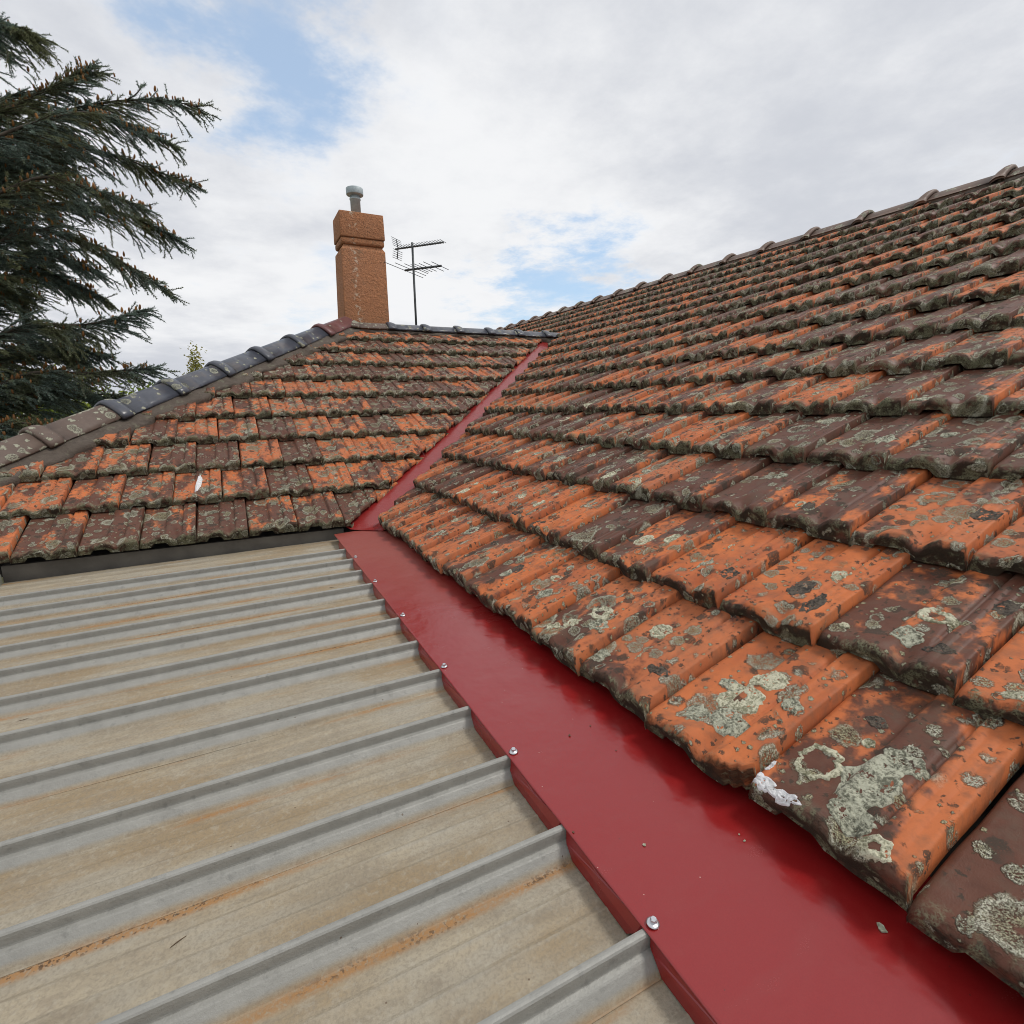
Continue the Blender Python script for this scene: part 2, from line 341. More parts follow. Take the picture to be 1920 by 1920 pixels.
BIRCH = leaf_material('yellowing_leaves', (.26, .23, .05), (.42, .35, .11), (.22, .22, .05))
DKLEAF = leaf_material('dark_green_leaves', (.03, .055, .015), (.07, .10, .03), (.04, .06, .02))

# ------------------------------------------------------------------ object helpers
def mesh(name, verts, faces, smooth=False):
    me = bpy.data.meshes.new(name)
    me.from_pydata([tuple(v) for v in verts], [], [tuple(f) for f in faces]); me.update()
    if smooth: me.shade_smooth()
    return me
def obj(name, me, material=None, parent=None, loc=None, label=None, cat=None, group=None, kind=None, mw=None, local=False):
    o = bpy.data.objects.new(name, me); COL.objects.link(o)
    if material and me and not me.materials: me.materials.append(material)
    if parent:
        o.parent = parent
        if not local: o.matrix_parent_inverse = Matrix.Translation(-parent.location)   # shapes given in world space
    if loc is not None: o.location = loc
    if mw is not None: o.matrix_basis = mw
    for k, v in (('label', label), ('category', cat), ('group', group), ('kind', kind)):
        if v: o[k] = v
    return o
def empty(name, loc, label, cat, group=None):
    o = obj(name, None, loc=loc, label=label, cat=cat, group=group); o.empty_display_size = .1
    return o
class MB:
    def __init__(s): s.v = []; s.f = []
    def add(s, v, f):
        k = len(s.v); s.v += [tuple(x) for x in v]; s.f += [tuple(i + k for i in q) for q in f]
    def box(s, x0, x1, y0, y1, z0, z1):
        s.add([(x, y, z) for x in (x0, x1) for y in (y0, y1) for z in (z0, z1)],
              [(0, 1, 3, 2), (4, 6, 7, 5), (0, 4, 5, 1), (2, 3, 7, 6), (0, 2, 6, 4), (1, 5, 7, 3)])
    def tube(s, pts, rad, n=6, cap=True):
        pts = [Vector(p) for p in pts]
        if not hasattr(rad, '__len__'): rad = [rad] * len(pts)
        vs = []; fs = []
        up = Vector((.13, .31, .94))
        for i, p in enumerate(pts):
            d = (pts[min(i + 1, len(pts) - 1)] - pts[max(i - 1, 0)]).normalized()
            a = d.cross(up)
            if a.length < 1e-4: a = d.cross(Vector((1, 0, 0)))
            a.normalize(); b = d.cross(a)
            for k in range(n):
                q = 2 * math.pi * k / n; vs.append(p + (a * math.cos(q) + b * math.sin(q)) * rad[i])
        for i in range(len(pts) - 1):
            for k in range(n): fs.append((i * n + k, i * n + (k + 1) % n, (i + 1) * n + (k + 1) % n, (i + 1) * n + k))
        if cap: fs += [tuple(range(n - 1, -1, -1)), tuple((len(pts) - 1) * n + k for k in range(n))]
        s.add(vs, fs)
    def lathe(s, prof, c, n=20):
        vs = []; fs = []
        for r, z in prof:
            for k in range(n):
                q = 2 * math.pi * k / n; vs.append((c[0] + r * math.cos(q), c[1] + r * math.sin(q), c[2] + z))
        for i in range(len(prof) - 1):
            for k in range(n): fs.append((i * n + k, i * n + (k + 1) % n, (i + 1) * n + (k + 1) % n, (i + 1) * n + k))
        fs += [tuple(range(n - 1, -1, -1)), tuple((len(prof) - 1) * n + k for k in range(n))]
        s.add(vs, fs)
    def mesh(s, name, smooth=False): return mesh(name, s.v, s.f, smooth)

# ------------------------------------------------------------------ dimensions of the place (metres, camera eye at the origin)
TH = math.radians(25.7); CT, ST = math.cos(TH), math.sin(TH); TT = math.tan(TH)
W, G, LEN = .2375, .338, .40                 # tile cover width, gauge, length
X0, Y0, Z0 = .69, 3.07, -.64                 # eaves: main roof at x = X0, hipped roof at y = Y0
XR, YR = 5.22, 6.13                          # ridges
HIPC = 4.97                                  # hip runs along y - x = HIPC
VALC = Y0 - X0                               # valley runs along y - x = VALC
GROUND = -3.7
NF = .045                                    # height of a tile's nose over the roof plane
BETA = math.atan2(NF, G)
def zr(x): return Z0 + (x - X0) * TT
def zl(y): return Z0 + (y - Y0) * TT

# ------------------------------------------------------------------ ground, walls under the roofs
mb = MB(); S = 1500
mb.add([(-S, -S, GROUND), (S, -S, GROUND), (S, S, GROUND), (-S, S, GROUND)], [(0, 1, 2, 3)])
obj('ground', mb.mesh('ground'), GRASS, kind='structure')
mb = MB()
mb.box(.95, 9.7, -2.6, 14.5, GROUND, -.80); mb.box(-.7, .948, 3.4, 9.0, GROUND, -.80)
mb.box(-2.8, .90, -1.0, 3.1, GROUND, -.80)
obj('house_walls', mb.mesh('house_walls'), WALL, kind='structure')

# ------------------------------------------------------------------ roof tiles
def sm(a, b, x):
    q = np.clip((x - a) / (b - a), 0, 1); return q * q * (3 - 2 * q)
US = np.array([0, .010, .03, .06, .12, .20, .26, .33, .40, .435, .46, .485, .53, .57, .60, .63, .66, .70, .73, .75, .765, .785, .825, .838, .85, .895, .908, .92, .965, .985, 1.0]) * .988 + .004
YS = np.array([0, .003, .008, .016, .028, .042, .058, .078, .11, .17, .26, .338, LEN])
ZGRID = []
def tile_mesh(seed, chip=False):
    r = np.random.default_rng(seed)
    u, y = np.meshgrid(US, YS, indexing='ij')
    far = sm(.42, .49, u) * .0135 - .0035 * np.exp(-((u - .428) / .018) ** 2) - .0115 * np.exp(-((u - .742) / .016) ** 2)
    band = sm(.752, .775, u)
    far = far * (1 - band) + band * (.0185 - .0036 * np.exp(-((u - .838) / .010) ** 2) - .0036 * np.exp(-((u - .908) / .010) ** 2))
    near = .001 + .0140 * sm(.22, .36, u) - .0225 * np.exp(-((u - .625) / .085) ** 2) * sm(.42, .52, u) 
    near = near * (1 - band) + band * (.0175 - .0020 * np.exp(-((u - .838) / .010) ** 2) - .0020 * np.exp(-((u - .908) / .010) ** 2))
    w = sm(.088, .022, y); wv = sm(.060, .010, y)
    z = far * (1 - w) + near * w
    # shallow dish behind the raised front lip of the left pan
    z -= .0045 * np.exp(-((y - .062) / .022) ** 2) * np.exp(-((u - .26) / .16) ** 2)
    z -= .014 * (1 - sm(0, .045, u)) ** 1.5 + .0035 * (1 - sm(.0, .02, 1 - u))
    z -= .0085 * (1 - sm(0, .012, y)) ** 1.6
    z -= .008 * (1 - sm(0, .03, y)) * (1 - sm(0, .06, u))
    ph = r.uniform(0, 6, 6)
    wob = .0011 * np.sin(u * 7 + ph[0]) * np.sin(y * 17 + ph[1]) + .0006 * np.sin(u * 23 + ph[2] + y * 31)
    z = z + wob
    x = u * W + .0007 * np.sin(y * 40 + ph[3])
    yy = y + .0012 * np.sin(u * 19 + ph[4]) * (y < .03)
    if chip:      # broken corner
        yc = np.maximum(0, (u - .80) * .17 + .006 * np.sin(u * 90)); yy = np.where(u > .80, np.maximum(yy, yc + yy * .35), yy); z = z - .004 * (u > .80) * (yy < .05)
    nu, ny = len(US), len(YS)
    ZGRID.append(z)
    verts = np.stack([x, yy, z], -1).reshape(-1, 3).tolist()
    uvs = np.stack([x, y + 0 * x], -1).reshape(-1, 2).tolist()
    faces = [(i * ny + j, (i + 1) * ny + j, (i + 1) * ny + j + 1, i * ny + j + 1) for i in range(nu - 1) for j in range(ny - 1)]
    # nose face
    zb = np.interp(US, [0, .205, .235, .47, .525, 1], [-.0385, -.0385, -.0190, -.0190, -.0395, -.0395])
    zt = z[:, 0]
    rows = [zt]; base = len(verts)
    prev = [i * ny for i in range(nu)]
    for k, (fr, dy) in enumerate([(.45, .0005), (.84, .003), (.90, .0005), (1.0, .002), (1.0, .020)]):
        cur = []
        for i in range(nu):
            zz = zt[i] + (zb[i] - zt[i]) * fr
            if k == 4: zz = zb[i] + .002
            verts.append([x[i, 0], yy[i, 0] + dy, zz]); uvs.append([x[i, 0], (zz - zt[i]) - (.02 if k == 4 else 0)])
            cur.append(len(verts) - 1)
        faces += [(cur[i], cur[i + 1], prev[i + 1], prev[i]) for i in range(nu - 1)]
        prev = cur
    # side cheeks
    for i, flip in ((0, False), (nu - 1, True)):
        top = [i * ny + j for j in range(ny)]
        low = []
        for j in range(ny):
            verts.append([x[i, j], yy[i, j], min(z[i, j] - .012, zb[i] if j < 3 else -.02)]); uvs.append([x[i, j] + (.02 if flip else -.02), y[i, j] + .003]); low.append(len(verts) - 1)
        for j in range(ny - 1):
            q = (top[j], top[j + 1], low[j + 1], low[j]); faces.append(q if not flip else q[::-1])
    me = mesh('roof_tile', verts, faces, True)
    ul = me.uv_layers.new(name='uv')
    ua = np.array(uvs)
    li = np.zeros(len(me.loops), dtype=np.int32); me.loops.foreach_get('vertex_index', li)
    ul.data.foreach_set('uv', ua[li].ravel())
    return me
TV = [tile_mesh(s) for s in range(5)]
TCHIP = tile_mesh(9, True)
ARR = []
for me in TV + [TCHIP]:
    vv = np.zeros(len(me.vertices) * 3); me.vertices.foreach_get('co', vv)
    ARR.append(vv.reshape(-1, 3))

def frame_right(s, yj):       # tile whose near edge is at y = yj; local x runs to -Y
    ax = Vector((0, -1, 0)); ay = Vector((math.cos(TH - BETA), 0, math.sin(TH - BETA))); az = ax.cross(ay)
    p = Vector((X0 + s * CT - NF * ST, yj + W, Z0 + s * ST + NF * CT))
    return Matrix(((ax.x, ay.x, az.x, p.x), (ax.y, ay.y, az.y, p.y), (ax.z, ay.z, az.z, p.z), (0, 0, 0, 1)))
def frame_left(s, xj):
    ax = Vector((1, 0, 0)); ay = Vector((0, math.cos(TH - BETA), math.sin(TH - BETA))); az = ax.cross(ay)
    p = Vector((xj, Y0 + s * CT - NF * ST, Z0 + s * ST + NF * CT))
    return Matrix(((ax.x, ay.x, az.x, p.x), (ax.y, ay.y, az.y, p.y), (ax.z, ay.z, az.z, p.z), (0, 0, 0, 1)))
def jitter():
    g = random.gauss
    return Matrix.Translation((g(0, .0013), g(0, .0045), abs(g(0, .0018)))) @ Matrix.Rotation(g(0, .009), 4, 'Z') @ Matrix.Rotation(g(0, .006), 4, 'Y') @ Matrix.Rotation(g(0, .004), 4, 'X')

def corners(mw): return [mw @ Vector((x, y, 0)) for x in (0, W) for y in (0, LEN)]
def cut_tile(me, mw, planes):
    """planes: (world point, world normal) pairs, the side the normal points to is removed"""
    bm = bmesh.new(); bm.from_mesh(me); inv = mw.inverted()
    for co, no in planes:
        lc = inv @ Vector(co); ln = (inv.to_3x3() @ Vector(no)).normalized()
        r = bmesh.ops.bisect_plane(bm, geom=bm.verts[:] + bm.edges[:] + bm.faces[:], plane_co=lc, plane_no=ln, clear_outer=True)
        cutv = {g for g in r['geom_cut'] if isinstance(g, bmesh.types.BMVert)}
        ed = [e for e in bm.edges if e.is_boundary and e.verts[0] in cutv and e.verts[1] in cutv]
        if ed:
            q = bmesh.ops.extrude_edge_only(bm, edges=ed)
            for v in q['geom']:
                if isinstance(v, bmesh.types.BMVert): v.co.z -= .02
    if len(bm.faces) < 12:
        bm.free(); return None
    out = bpy.data.meshes.new('cut_tile'); bm.to_mesh(out); bm.free()
    if not out.materials:
        pass
    return out

NV = Vector((-1, 1, 0)).normalized()
TILES = {}
ZG = {}
def roof_tiles(root, specs, material, limit, upper=None):
    """specs: list of (matrix, planes or None, variant, visible_size)"""
    specs.sort(key=lambda q: -q[3])
    for me in TV + [TCHIP]: pass
    def dress(m):
        out = []
        for me in TV + [TCHIP]: c = me.copy(); c.materials.clear(); c.materials.append(m); out.append(c)
        return out
    base = dress(material); base2 = dress(upper) if upper else base
    rest = []
    nobj = 0
    for mw, planes, var, size, key in specs:
        bs = base2 if key[1] > 2 and upper else base
        if planes:
            me = cut_tile(bs[var], mw, planes)
            if me is None: continue
            me.materials.clear(); me.materials.append(bs[var].materials[0])
        else: me = bs[var]
        if nobj < limit:
            TILES[key] = (obj('roof_tile', me, None, root, mw=mw), var); nobj += 1
        else: rest.append((mw, me))
    if rest:
        vs = []; fs = []; uvs = []; rn = []; k = 0
        for mw, me in rest:
            n = len(me.vertices); a = np.zeros(n * 3); me.vertices.foreach_get('co', a)
            mm = np.array(mw); a = a.reshape(-1, 3) @ mm[:3, :3].T + mm[:3, 3]
            vs.append(a); q = random.random()
            for p in me.polygons: fs.append([i + k for i in p.vertices]); rn.append(q)
            u = np.zeros(len(me.loops) * 2); me.uv_layers['uv'].data.foreach_get('uv', u); uvs.append(u)
            k += n
        me = bpy.data.meshes.new('far_tiles'); me.from_pydata(np.concatenate(vs).tolist(), [], fs); me.update(); me.shade_smooth()
        me.uv_layers.new(name='uv').data.foreach_set('uv', np.concatenate(uvs))
        at = me.attributes.new('rnd', 'FLOAT', 'FACE'); at.data.foreach_set('value', rn)
        me.materials.append(upper or material)
        obj('roof_tiles', me, None, root, kind='stuff')

def visible(c):
    q = [sum(CR[i][k] * c[i] for i in range(3)) for k in range(3)]
    if q[2] < .05: return 0
    x, y = q[0] / q[2], q[1] / q[2]
    lim = 960 / F_PX * 1.06
    return 1 / q[2] if abs(x) < lim and abs(y) < lim else .02 / max(q[2], .1)

roofR = empty('tiled_roof', (X0, 1.5, Z0), 'large terracotta tiled roof slope rising above the red flashing, streaked with lichen', 'roof')
roofL = empty('tiled_roof', (0, Y0, Z0), 'small hipped terracotta tiled roof in front of the chimney, above the grey board', 'roof')
JR0, JR1, JL0, JL1 = .289, .396, .02, -.088
CUTR, CUTL = VALC - .045, VALC + .140      # y - x limits of the tiles beside the valley
specs = []
nrow = int(math.ceil((XR - X0) / CT / G))
for i in range(nrow):
    s = i * G; xe = X0 + s * CT
    j0 = JR0 if i % 2 == 0 else JR1
    ymax = 13.5 if xe > X0 + (YR - Y0) - .35 else xe + CUTR + .6
    k0 = -4 if i < 5 else -2
    for k in range(k0, 80):
        yj = j0 + k * W
        if yj > ymax: break
        mw = frame_right(s, yj) @ jitter()
        planes = []
        cs = corners(mw)
        if xe < X0 + (YR - Y0) - .30:
            dd = [c.y - c.x - CUTR for c in cs]
            if min(dd) > -.01: continue
            if max(dd) > 0: planes.append(((0, CUTR, 0), NV))
        if max(c.x for c in cs) > XR + .02: planes.append(((XR - .01, 0, 0), (1, 0, 0)))
        c = mw @ Vector((W / 2, G / 2, 0))
        # hidden behind the hipped roof's ridge
        size = max(visible(q_) for q_ in cs + [c])
        if yj > 7.5 and i < 8: continue
        var = 5 if (i == 0 and k == 1) else random.randrange(5)
        specs.append((mw, planes or None, var, size, ('R', i, k)))
roof_tiles(roofR, specs, TILE, 298, TILE_UP)
specs = []
nrow = int(math.ceil((YR - Y0) / CT / G))
for i in range(nrow):
    s = i * G; ye = Y0 + s * CT
    j0 = JL0 if i % 2 == 0 else JL1
    for k in range(-12, 22):
        xj = j0 + k * W
        mw = frame_left(s, xj) @ jitter(); planes = []
        cs = corners(mw)
        dv = [CUTL - (c.y - c.x) for c in cs]
        if min(dv) > -.01: continue
        if max(dv) > 0: planes.append(((0, CUTL, 0), -NV))
        dh = [(c.y - c.x) - HIPC for c in cs]
        if min(dh) > -.03: continue
        if max(dh) > 0: planes.append(((0, HIPC, 0), NV))
        if max(c.y for c in cs) > YR + .02: planes.append(((0, YR - .01, 0), (0, 1, 0)))
        specs.append((mw, planes or None, random.randrange(5), visible(mw @ Vector((W / 2, G / 2, 0))), ('L', i, k)))
roof_tiles(roofL, specs, TILE_L, 298)

if ('R', 0, -1) in TILES:                     # the brown glazed tile at the near end of the eave
    o_ = TILES[('R', 0, -1)][0]; o_.data = o_.data.copy()
    o_.data.attributes.new('glaze_bias', 'FLOAT', 'FACE').data.foreach_set('value', [.24] * len(o_.data.polygons))
# thick crusts of lichen standing proud of the nearest tiles
def tile_z(var, x, y):
    g = ZGRID[var]; i = int(np.clip(np.searchsorted(US * W, x) - 1, 0, len(US) - 2)); j = int(np.clip(np.searchsorted(YS, y) - 1, 0, len(YS) - 2))
    a = min(1, max(0, (x - US[i] * W) / ((US[i + 1] - US[i]) * W))); b = min(1, max(0, (y - YS[j]) / (YS[j + 1] - YS[j])))
    return (g[i, j] * (1 - a) + g[i + 1, j] * a) * (1 - b) + (g[i, j + 1] * (1 - a) + g[i + 1, j + 1] * a) * b
def crust(key, u, y, rx, ry, material, seed, hollow=0.0, thick=.0032, grain=1.0, name='lichen_crust', rot=0.0):
    if key not in TILES: return
    o, var = TILES[key]; vs = []; fs = []; na, nr = 46, 15
    for r in range(nr + 1):
        for k in range(na):
            a = 2 * math.pi * k / na; q = r / nr
            edge = 1 + .34 * mnoise.fractal(Vector((math.cos(a) * 1.6, math.sin(a) * 1.6, seed * 3.7)), 1, 2, 4) + .10 * mnoise.noise(Vector((math.cos(a) * 9, math.sin(a) * 9, seed)))
            px, py = math.cos(a) * rx * q * edge, math.sin(a) * ry * q * edge
            X = u * W + px * math.cos(rot) - py * math.sin(rot); Y = y + px * math.sin(rot) + py * math.cos(rot)
            X = min(max(X, .006), W - .004); Y = max(Y, .002)
            gg = mnoise.noise(Vector((X * 210, Y * 210, seed))) + .6 * mnoise.noise(Vector((X * 480, Y * 480, seed + 3)))
            lo = mnoise.noise(Vector((X * 55, Y * 55, seed + 9)))
            env = 1.0 if q < .93 else (1 - q) / .07
            m = (.50 + .75 * gg * grain + .7 * lo * grain) * env - .12
            if q > .74: m += .28 * env
            if q < hollow: m -= 1.5 * min(1, (hollow - q) / .12)
            vs.append((X, Y, tile_z(var, X, Y) + max(-.0035, thick * m)))
    for r in range(nr):
        for k in range(na): fs.append((r * na + k, r * na + (k + 1) % na, (r + 1) * na + (k + 1) % na, (r + 1) * na + k))
    obj(name, mesh(name, vs, fs, True), material, o, local=True)
for args in [  # tile, across, up, half sizes
    (1, .52, .215, .036, .030, LICHEN, 1, 0.), (1, .50, .150, .046, .044, LICHEN, 2, .30), (1, .34, .070, .026, .026, LICHEN2, 3, 0.), (1, .60, .085, .040, .024, LICHEN2, 4, .0), (1, .30, .17, .026, .013, LICHEN2, 5, .0), (1, .86, .18, .016, .018, LICHEN2, 31, 0.),
    (0, .22, .105, .036, .034, LICHEN, 6, .72), (0, .55, .110, .040, .055, LICHEN2, 7, .0), (0, .62, .175, .030, .022, LICHEN2, 8, .35), (0, .60, .045, .030, .022, LICHEN2, 9, .0), (0, .80, .020, .022, .020, LICHEN, 10, .4), (0, .36, .185, .010, .009, LICHEN, 11, .0), (0, .30, .235, .018, .013, BLACKCR, 12, .0),
    (2, .30, .20, .026, .030, LICHEN, 13, .0), (2, .78, .09, .030, .014, BLACKCR, 14, .0), (2, .10, .06, .018, .020, LICHEN2, 15, .0), (2, .47, .10, .007, .007, LICHEN, 32, .3),
    (3, .55, .16, .045, .030, LICHEN, 16, .4), (3, .40, .09, .030, .026, LICHEN, 17, .0), (3, .75, .12, .030, .022, LICHEN2, 18, .0), (3, .25, .05, .024, .018, LICHEN, 19, .0),
    (4, .35, .20, .028, .018, LICHEN, 20, .45), (4, .62, .12, .022, .026, LICHEN2, 21, .0), (5, .5, .12, .035, .022, LICHEN2, 22, .0), (-1, .45, .13, .045, .035, LICHEN2, 23, .0)]:
    crust(('R', 0, args[0]), *args[1:5], args[5], args[6], args[7], thick=.0020 if args[5] is BLACKCR else .0034)
for args in [(0, .55, .07, .026, .022, LICHEN2, 41, 0.), (0, .60, .145, .030, .022, LICHEN, 42, .42), (0, .12, .05, .010, .009, LICHEN, 43, .0), (0, .80, .055, .026, .012, BLACKCR, 44, .0), (0, .90, .22, .018, .022, BLACKCR, 45, .0),
             (1, .72, .20, .018, .022, LICHEN, 46, .0), (1, .55, .12, .030, .030, BLACKCR, 47, .0), (1, .8, .08, .022, .04, BLACKCR, 48, .0), (2, .45, .11, .022, .022, LICHEN2, 49, .0), (3, .30, .14, .03, .03, LICHEN, 50, .0), (-1, .35, .03, .030, .012, LICHEN, 51, 0.)]:
    crust(('R', 1, args[0]), *args[1:5], args[5], args[6], args[7], thick=.0018 if args[5] is BLACKCR else .003)
rc = random.Random(77)
for i in range(0, 5):
    for k in range(-2, 11):
        if (i == 0 and k < 4) or (i == 1 and k in (0, 1)): continue
        for q in range(rc.choice((1, 2, 2, 3))):
            m_ = rc.choice((LICHEN, LICHEN, LICHEN2, LICHEN2, BLACKCR)); r_ = rc.uniform(.010, .034)
            crust(('R', i, k), rc.uniform(.12, .9), rc.uniform(.02, .28), r_, r_ * rc.uniform(.6, 1.1), m_, rc.uniform(100, 900), rc.choice((0, 0, 0, .35, .6)), .0018 if m_ is BLACKCR else .0032, rc.uniform(.9, 1.5), rot=rc.uniform(0, 3))
crust(('R', 0, 0), .085, .016, .020, .014, WHITE, 60, .0, .0030); crust(('R', 0, 0), .26, .012, .028, .011, WHITE, 61, .2, .0032); crust(('R', 0, 0), .035, .05, .006, .012, WHITE, 62, .0, .0024)
crust(('L', 1, -1), .52, .16, .016, .095, WHITE, 63, .0, .0030, .25, 'lime_splash', -.10)

# decks below the tiles, both slopes
def deck(root, poly, name='roof_deck'):
    n = len(poly); v = [Vector(p) for p in poly]; lo = [p - Vector((0, 0, .03)) for p in v]
    f = [tuple(range(n)), tuple(range(2 * n - 1, n - 1, -1))] + [(i, i + n, (i + 1) % n + n, (i + 1) % n) for i in range(n)]
    obj(name, mesh(name, v + lo, f), DECK, root)
D = -.060
def pR(x, y): return (x, y, zr(x) + D)
def pL(x, y): return (x, y, zl(y) + D)
xv = X0 + (YR - Y0)
deck(roofR, [pR(X0 + .06, -2.5), pR(XR, -2.5), pR(XR, 13.6), pR(xv, 13.6), pR(xv, YR), pR(X0 + .06, X0 + .06 + VALC)])
deck(roofR, [(XR, -2.5, zr(XR) + D), (XR + 4.3, -2.5, zr(XR) + D - 4.3 * TT), (XR + 4.3, 13.6, zr(XR) + D - 4.3 * TT), (XR, 13.6, zr(XR) + D)])
xh = Y0 + .05 - HIPC
deck(roofL, [pL(X0 + .05, Y0 + .05), pL(xv, YR), pL(YR - HIPC, YR), pL(xh, Y0 + .05)])
deck(roofL, [(xh, Y0 + .05, zl(Y0 + .05) + D), (YR - HIPC, YR, zl(YR) + D), (xh, 2 * YR - Y0, zl(Y0 + .05) + D)])
deck(roofL, [(YR - HIPC, YR, zl(YR) + D), (xv, YR, zl(YR) + D), (X0 + .05, 2 * YR - Y0 - .05, zl(Y0) + D), (xh, 2 * YR - Y0 - .05, zl(Y0) + D)])

# ------------------------------------------------------------------ ridge and hip caps
def cap_mesh(L, hw=.125, ht=.082, seed=0, co=.20):
    r = np.random.default_rng(seed); n = 13
    a = np.linspace(-1, 1, n)
    secs = [(-.014, 1 + co * .5), (-.010, 1 + co * .85), (.004, 1 + co), (.034, 1 + co * .95), (.062, 1 + co * .6), (.085, 1.03), (.075, 1.0), (L * .5, .985), (L + .04, .95)]
    vs = []; fs = []
    def ring(x, k, th):
        o = []
        for q in a:
            y = q * (hw * k - th); z = ht * k * (1 - abs(q) ** 1.75) - .012 + (k - 1) * .04 - th
            vs.append((x, y, z + .0016 * math.sin(7 * q + seed))); o.append(len(vs) - 1)
        return o
    R_ = [ring(x, k, 0) for x, k in secs]; I_ = [ring(x, k, .014) for x, k in secs]
    for A, B in zip(R_, R_[1:]): fs += [(A[i], B[i], B[i + 1], A[i + 1]) for i in range(n - 1)]
    for A, B in zip(I_, I_[1:]): fs += [(A[i + 1], B[i + 1], B[i], A[i]) for i in range(n - 1)]
    for A, B, fl in ((R_[0], I_[0], 0), (R_[-1], I_[-1], 1)):
        for i in range(n - 1):
            q = (A[i], A[i + 1], B[i + 1], B[i]); fs.append(q[::-1] if fl else q)
    for i in (0, n - 1):
        for A, B, C_, D_ in zip(R_, R_[1:], I_, I_[1:]): fs.append((A[i], C_[i], D_[i], B[i]))
    return mesh('cap', vs, fs, True)
def place_caps(root, name, p0, p1, L, mats, hw=.125, ht=.082, lift=.02, seed=0, co=.20):
    p0, p1 = Vector(p0), Vector(p1); d = (p1 - p0); n = int(d.length / L); d.normalize()
    side = Vector((0, 0, 1)).cross(d).normalized(); up = d.cross(side)
    cache = {}
    for i in range(n + 1):
        m = mats[i] if i < len(mats) else mats[-1]
        key = (m.name, i % 3)
        if key not in cache: cache[key] = cap_mesh(L, hw, ht, seed + i % 3, co); cache[key].materials.append(m)
        p = p0 + d * (L * i) + up * lift
        R_ = Matrix((d, side, up)).transposed().to_4x4()
        mw = Matrix.Translation(p) @ R_ @ Matrix.Rotation(random.gauss(0, .012), 4, 'X') @ Matrix.Rotation(-.018, 4, 'Y') @ Matrix.Rotation(random.gauss(0, .008), 4, 'Z')
        obj(name, cache[key], None, root, mw=mw)
place_caps(roofR, 'ridge_cap', (XR, -1.3, zr(XR)), (XR, 13.4, zr(XR)), .50, [CAP_RIDGE], .120, .076, .016, 0, .34)
place_caps(roofL, 'hip_cap', (3.0 + .07 - HIPC - .02, 3.07 - .02, zl(3.05)), (YR - HIPC, YR, zl(YR)), .462,
           [CAP_BROWN, CAP_BROWN, CAP_BROWN, CAP_BROWN, CAP_SLATE, CAP_SLATE, CAP_SLATE, CAP_SLATE, CAP_SLATE, CAP_MAROON, CAP_BROWN], .130, .088, .046, 20)
place_caps(roofL, 'ridge_cap', (YR - HIPC + .06, YR, zl(YR) + .004), (xv - .05, YR, zl(YR) + .004), .392, [CAP_BROWN, CAP_SLATE], .12, .070, .018, 40)

# ------------------------------------------------------------------ mortar bedding
def bedding(root, p0, p1, nrm_side, w0, w1, h0, h1, n=90, seed=0, name='mortar_bedding'):
    """a trowelled fillet from under the caps down onto the tiles; nrm_side: unit vector across, away from the caps, lying in the roof plane"""
    p0, p1 = Vector(p0), Vector(p1); side = Vector(nrm_side).normalized(); d = (p1 - p0).normalized()
    up = d.cross(side).normalized();  up = up if up.z > 0 else -up
    prof = [(0, h0 - .02), (w0, h0), (w0 + (w1 - w0) * .45, h1 + (h0 - h1) * .50), (w0 + (w1 - w0) * .85, h1 + .012), (w1, h1 - .006), (w1 - .01, h1 - .05)]
    vs = []; fs = []; m = len(prof)
    for i in range(n + 1):
        c = p0 + (p1 - p0) * (i / n)
        for j, (a, b) in enumerate(prof):
            q = Vector((i * .23 + seed, j * .7, seed)); k = mnoise.fractal(q, 1, 2, 4)
            k2 = mnoise.noise(Vector((i * .07 + seed * 3, 5, j * .2)))
            aa = a + (.028 * k + .03 * k2) * (1 if j > 2 else .15); bb = b + .010 * k
            vs.append(c + side * aa + up * bb)
    for i in range(n):
        for j in range(m - 1): fs.append((i * m + j, (i + 1) * m + j, (i + 1) * m + j + 1, i * m + j + 1))
    obj(name, mesh(name, vs, fs, True), MORTAR, root)
# hip: across direction in the left slope's plane, pointing to +x -y and down
hp0 = Vector((Y0 - .02 - HIPC, Y0 - .02, zl(Y0 - .02))); hp1 = Vector((YR - HIPC, YR, zl(YR)))
hd = (hp1 - hp0).normalized(); ln = Vector((0, -ST, CT)); hs = hd.cross(ln); hs = hs if hs.x > 0 else -hs
bedding(roofL, hp0 + ln * .02, hp1 + ln * .02, hs, .095, .195, .046, .012, 160, 1.3)
bedding(roofL, (YR - HIPC, YR, zl(YR)), (xv - .08, YR, zl(YR)), Vector((0, -CT, -ST)), .07, .125, .052, .028, 110, 4.1)
bedding(roofR, (XR, -1.3, zr(XR)), (XR, 13.4, zr(XR)), Vector((-CT, 0, -ST)), .08, .125, .055, .03, 260, 7.7)

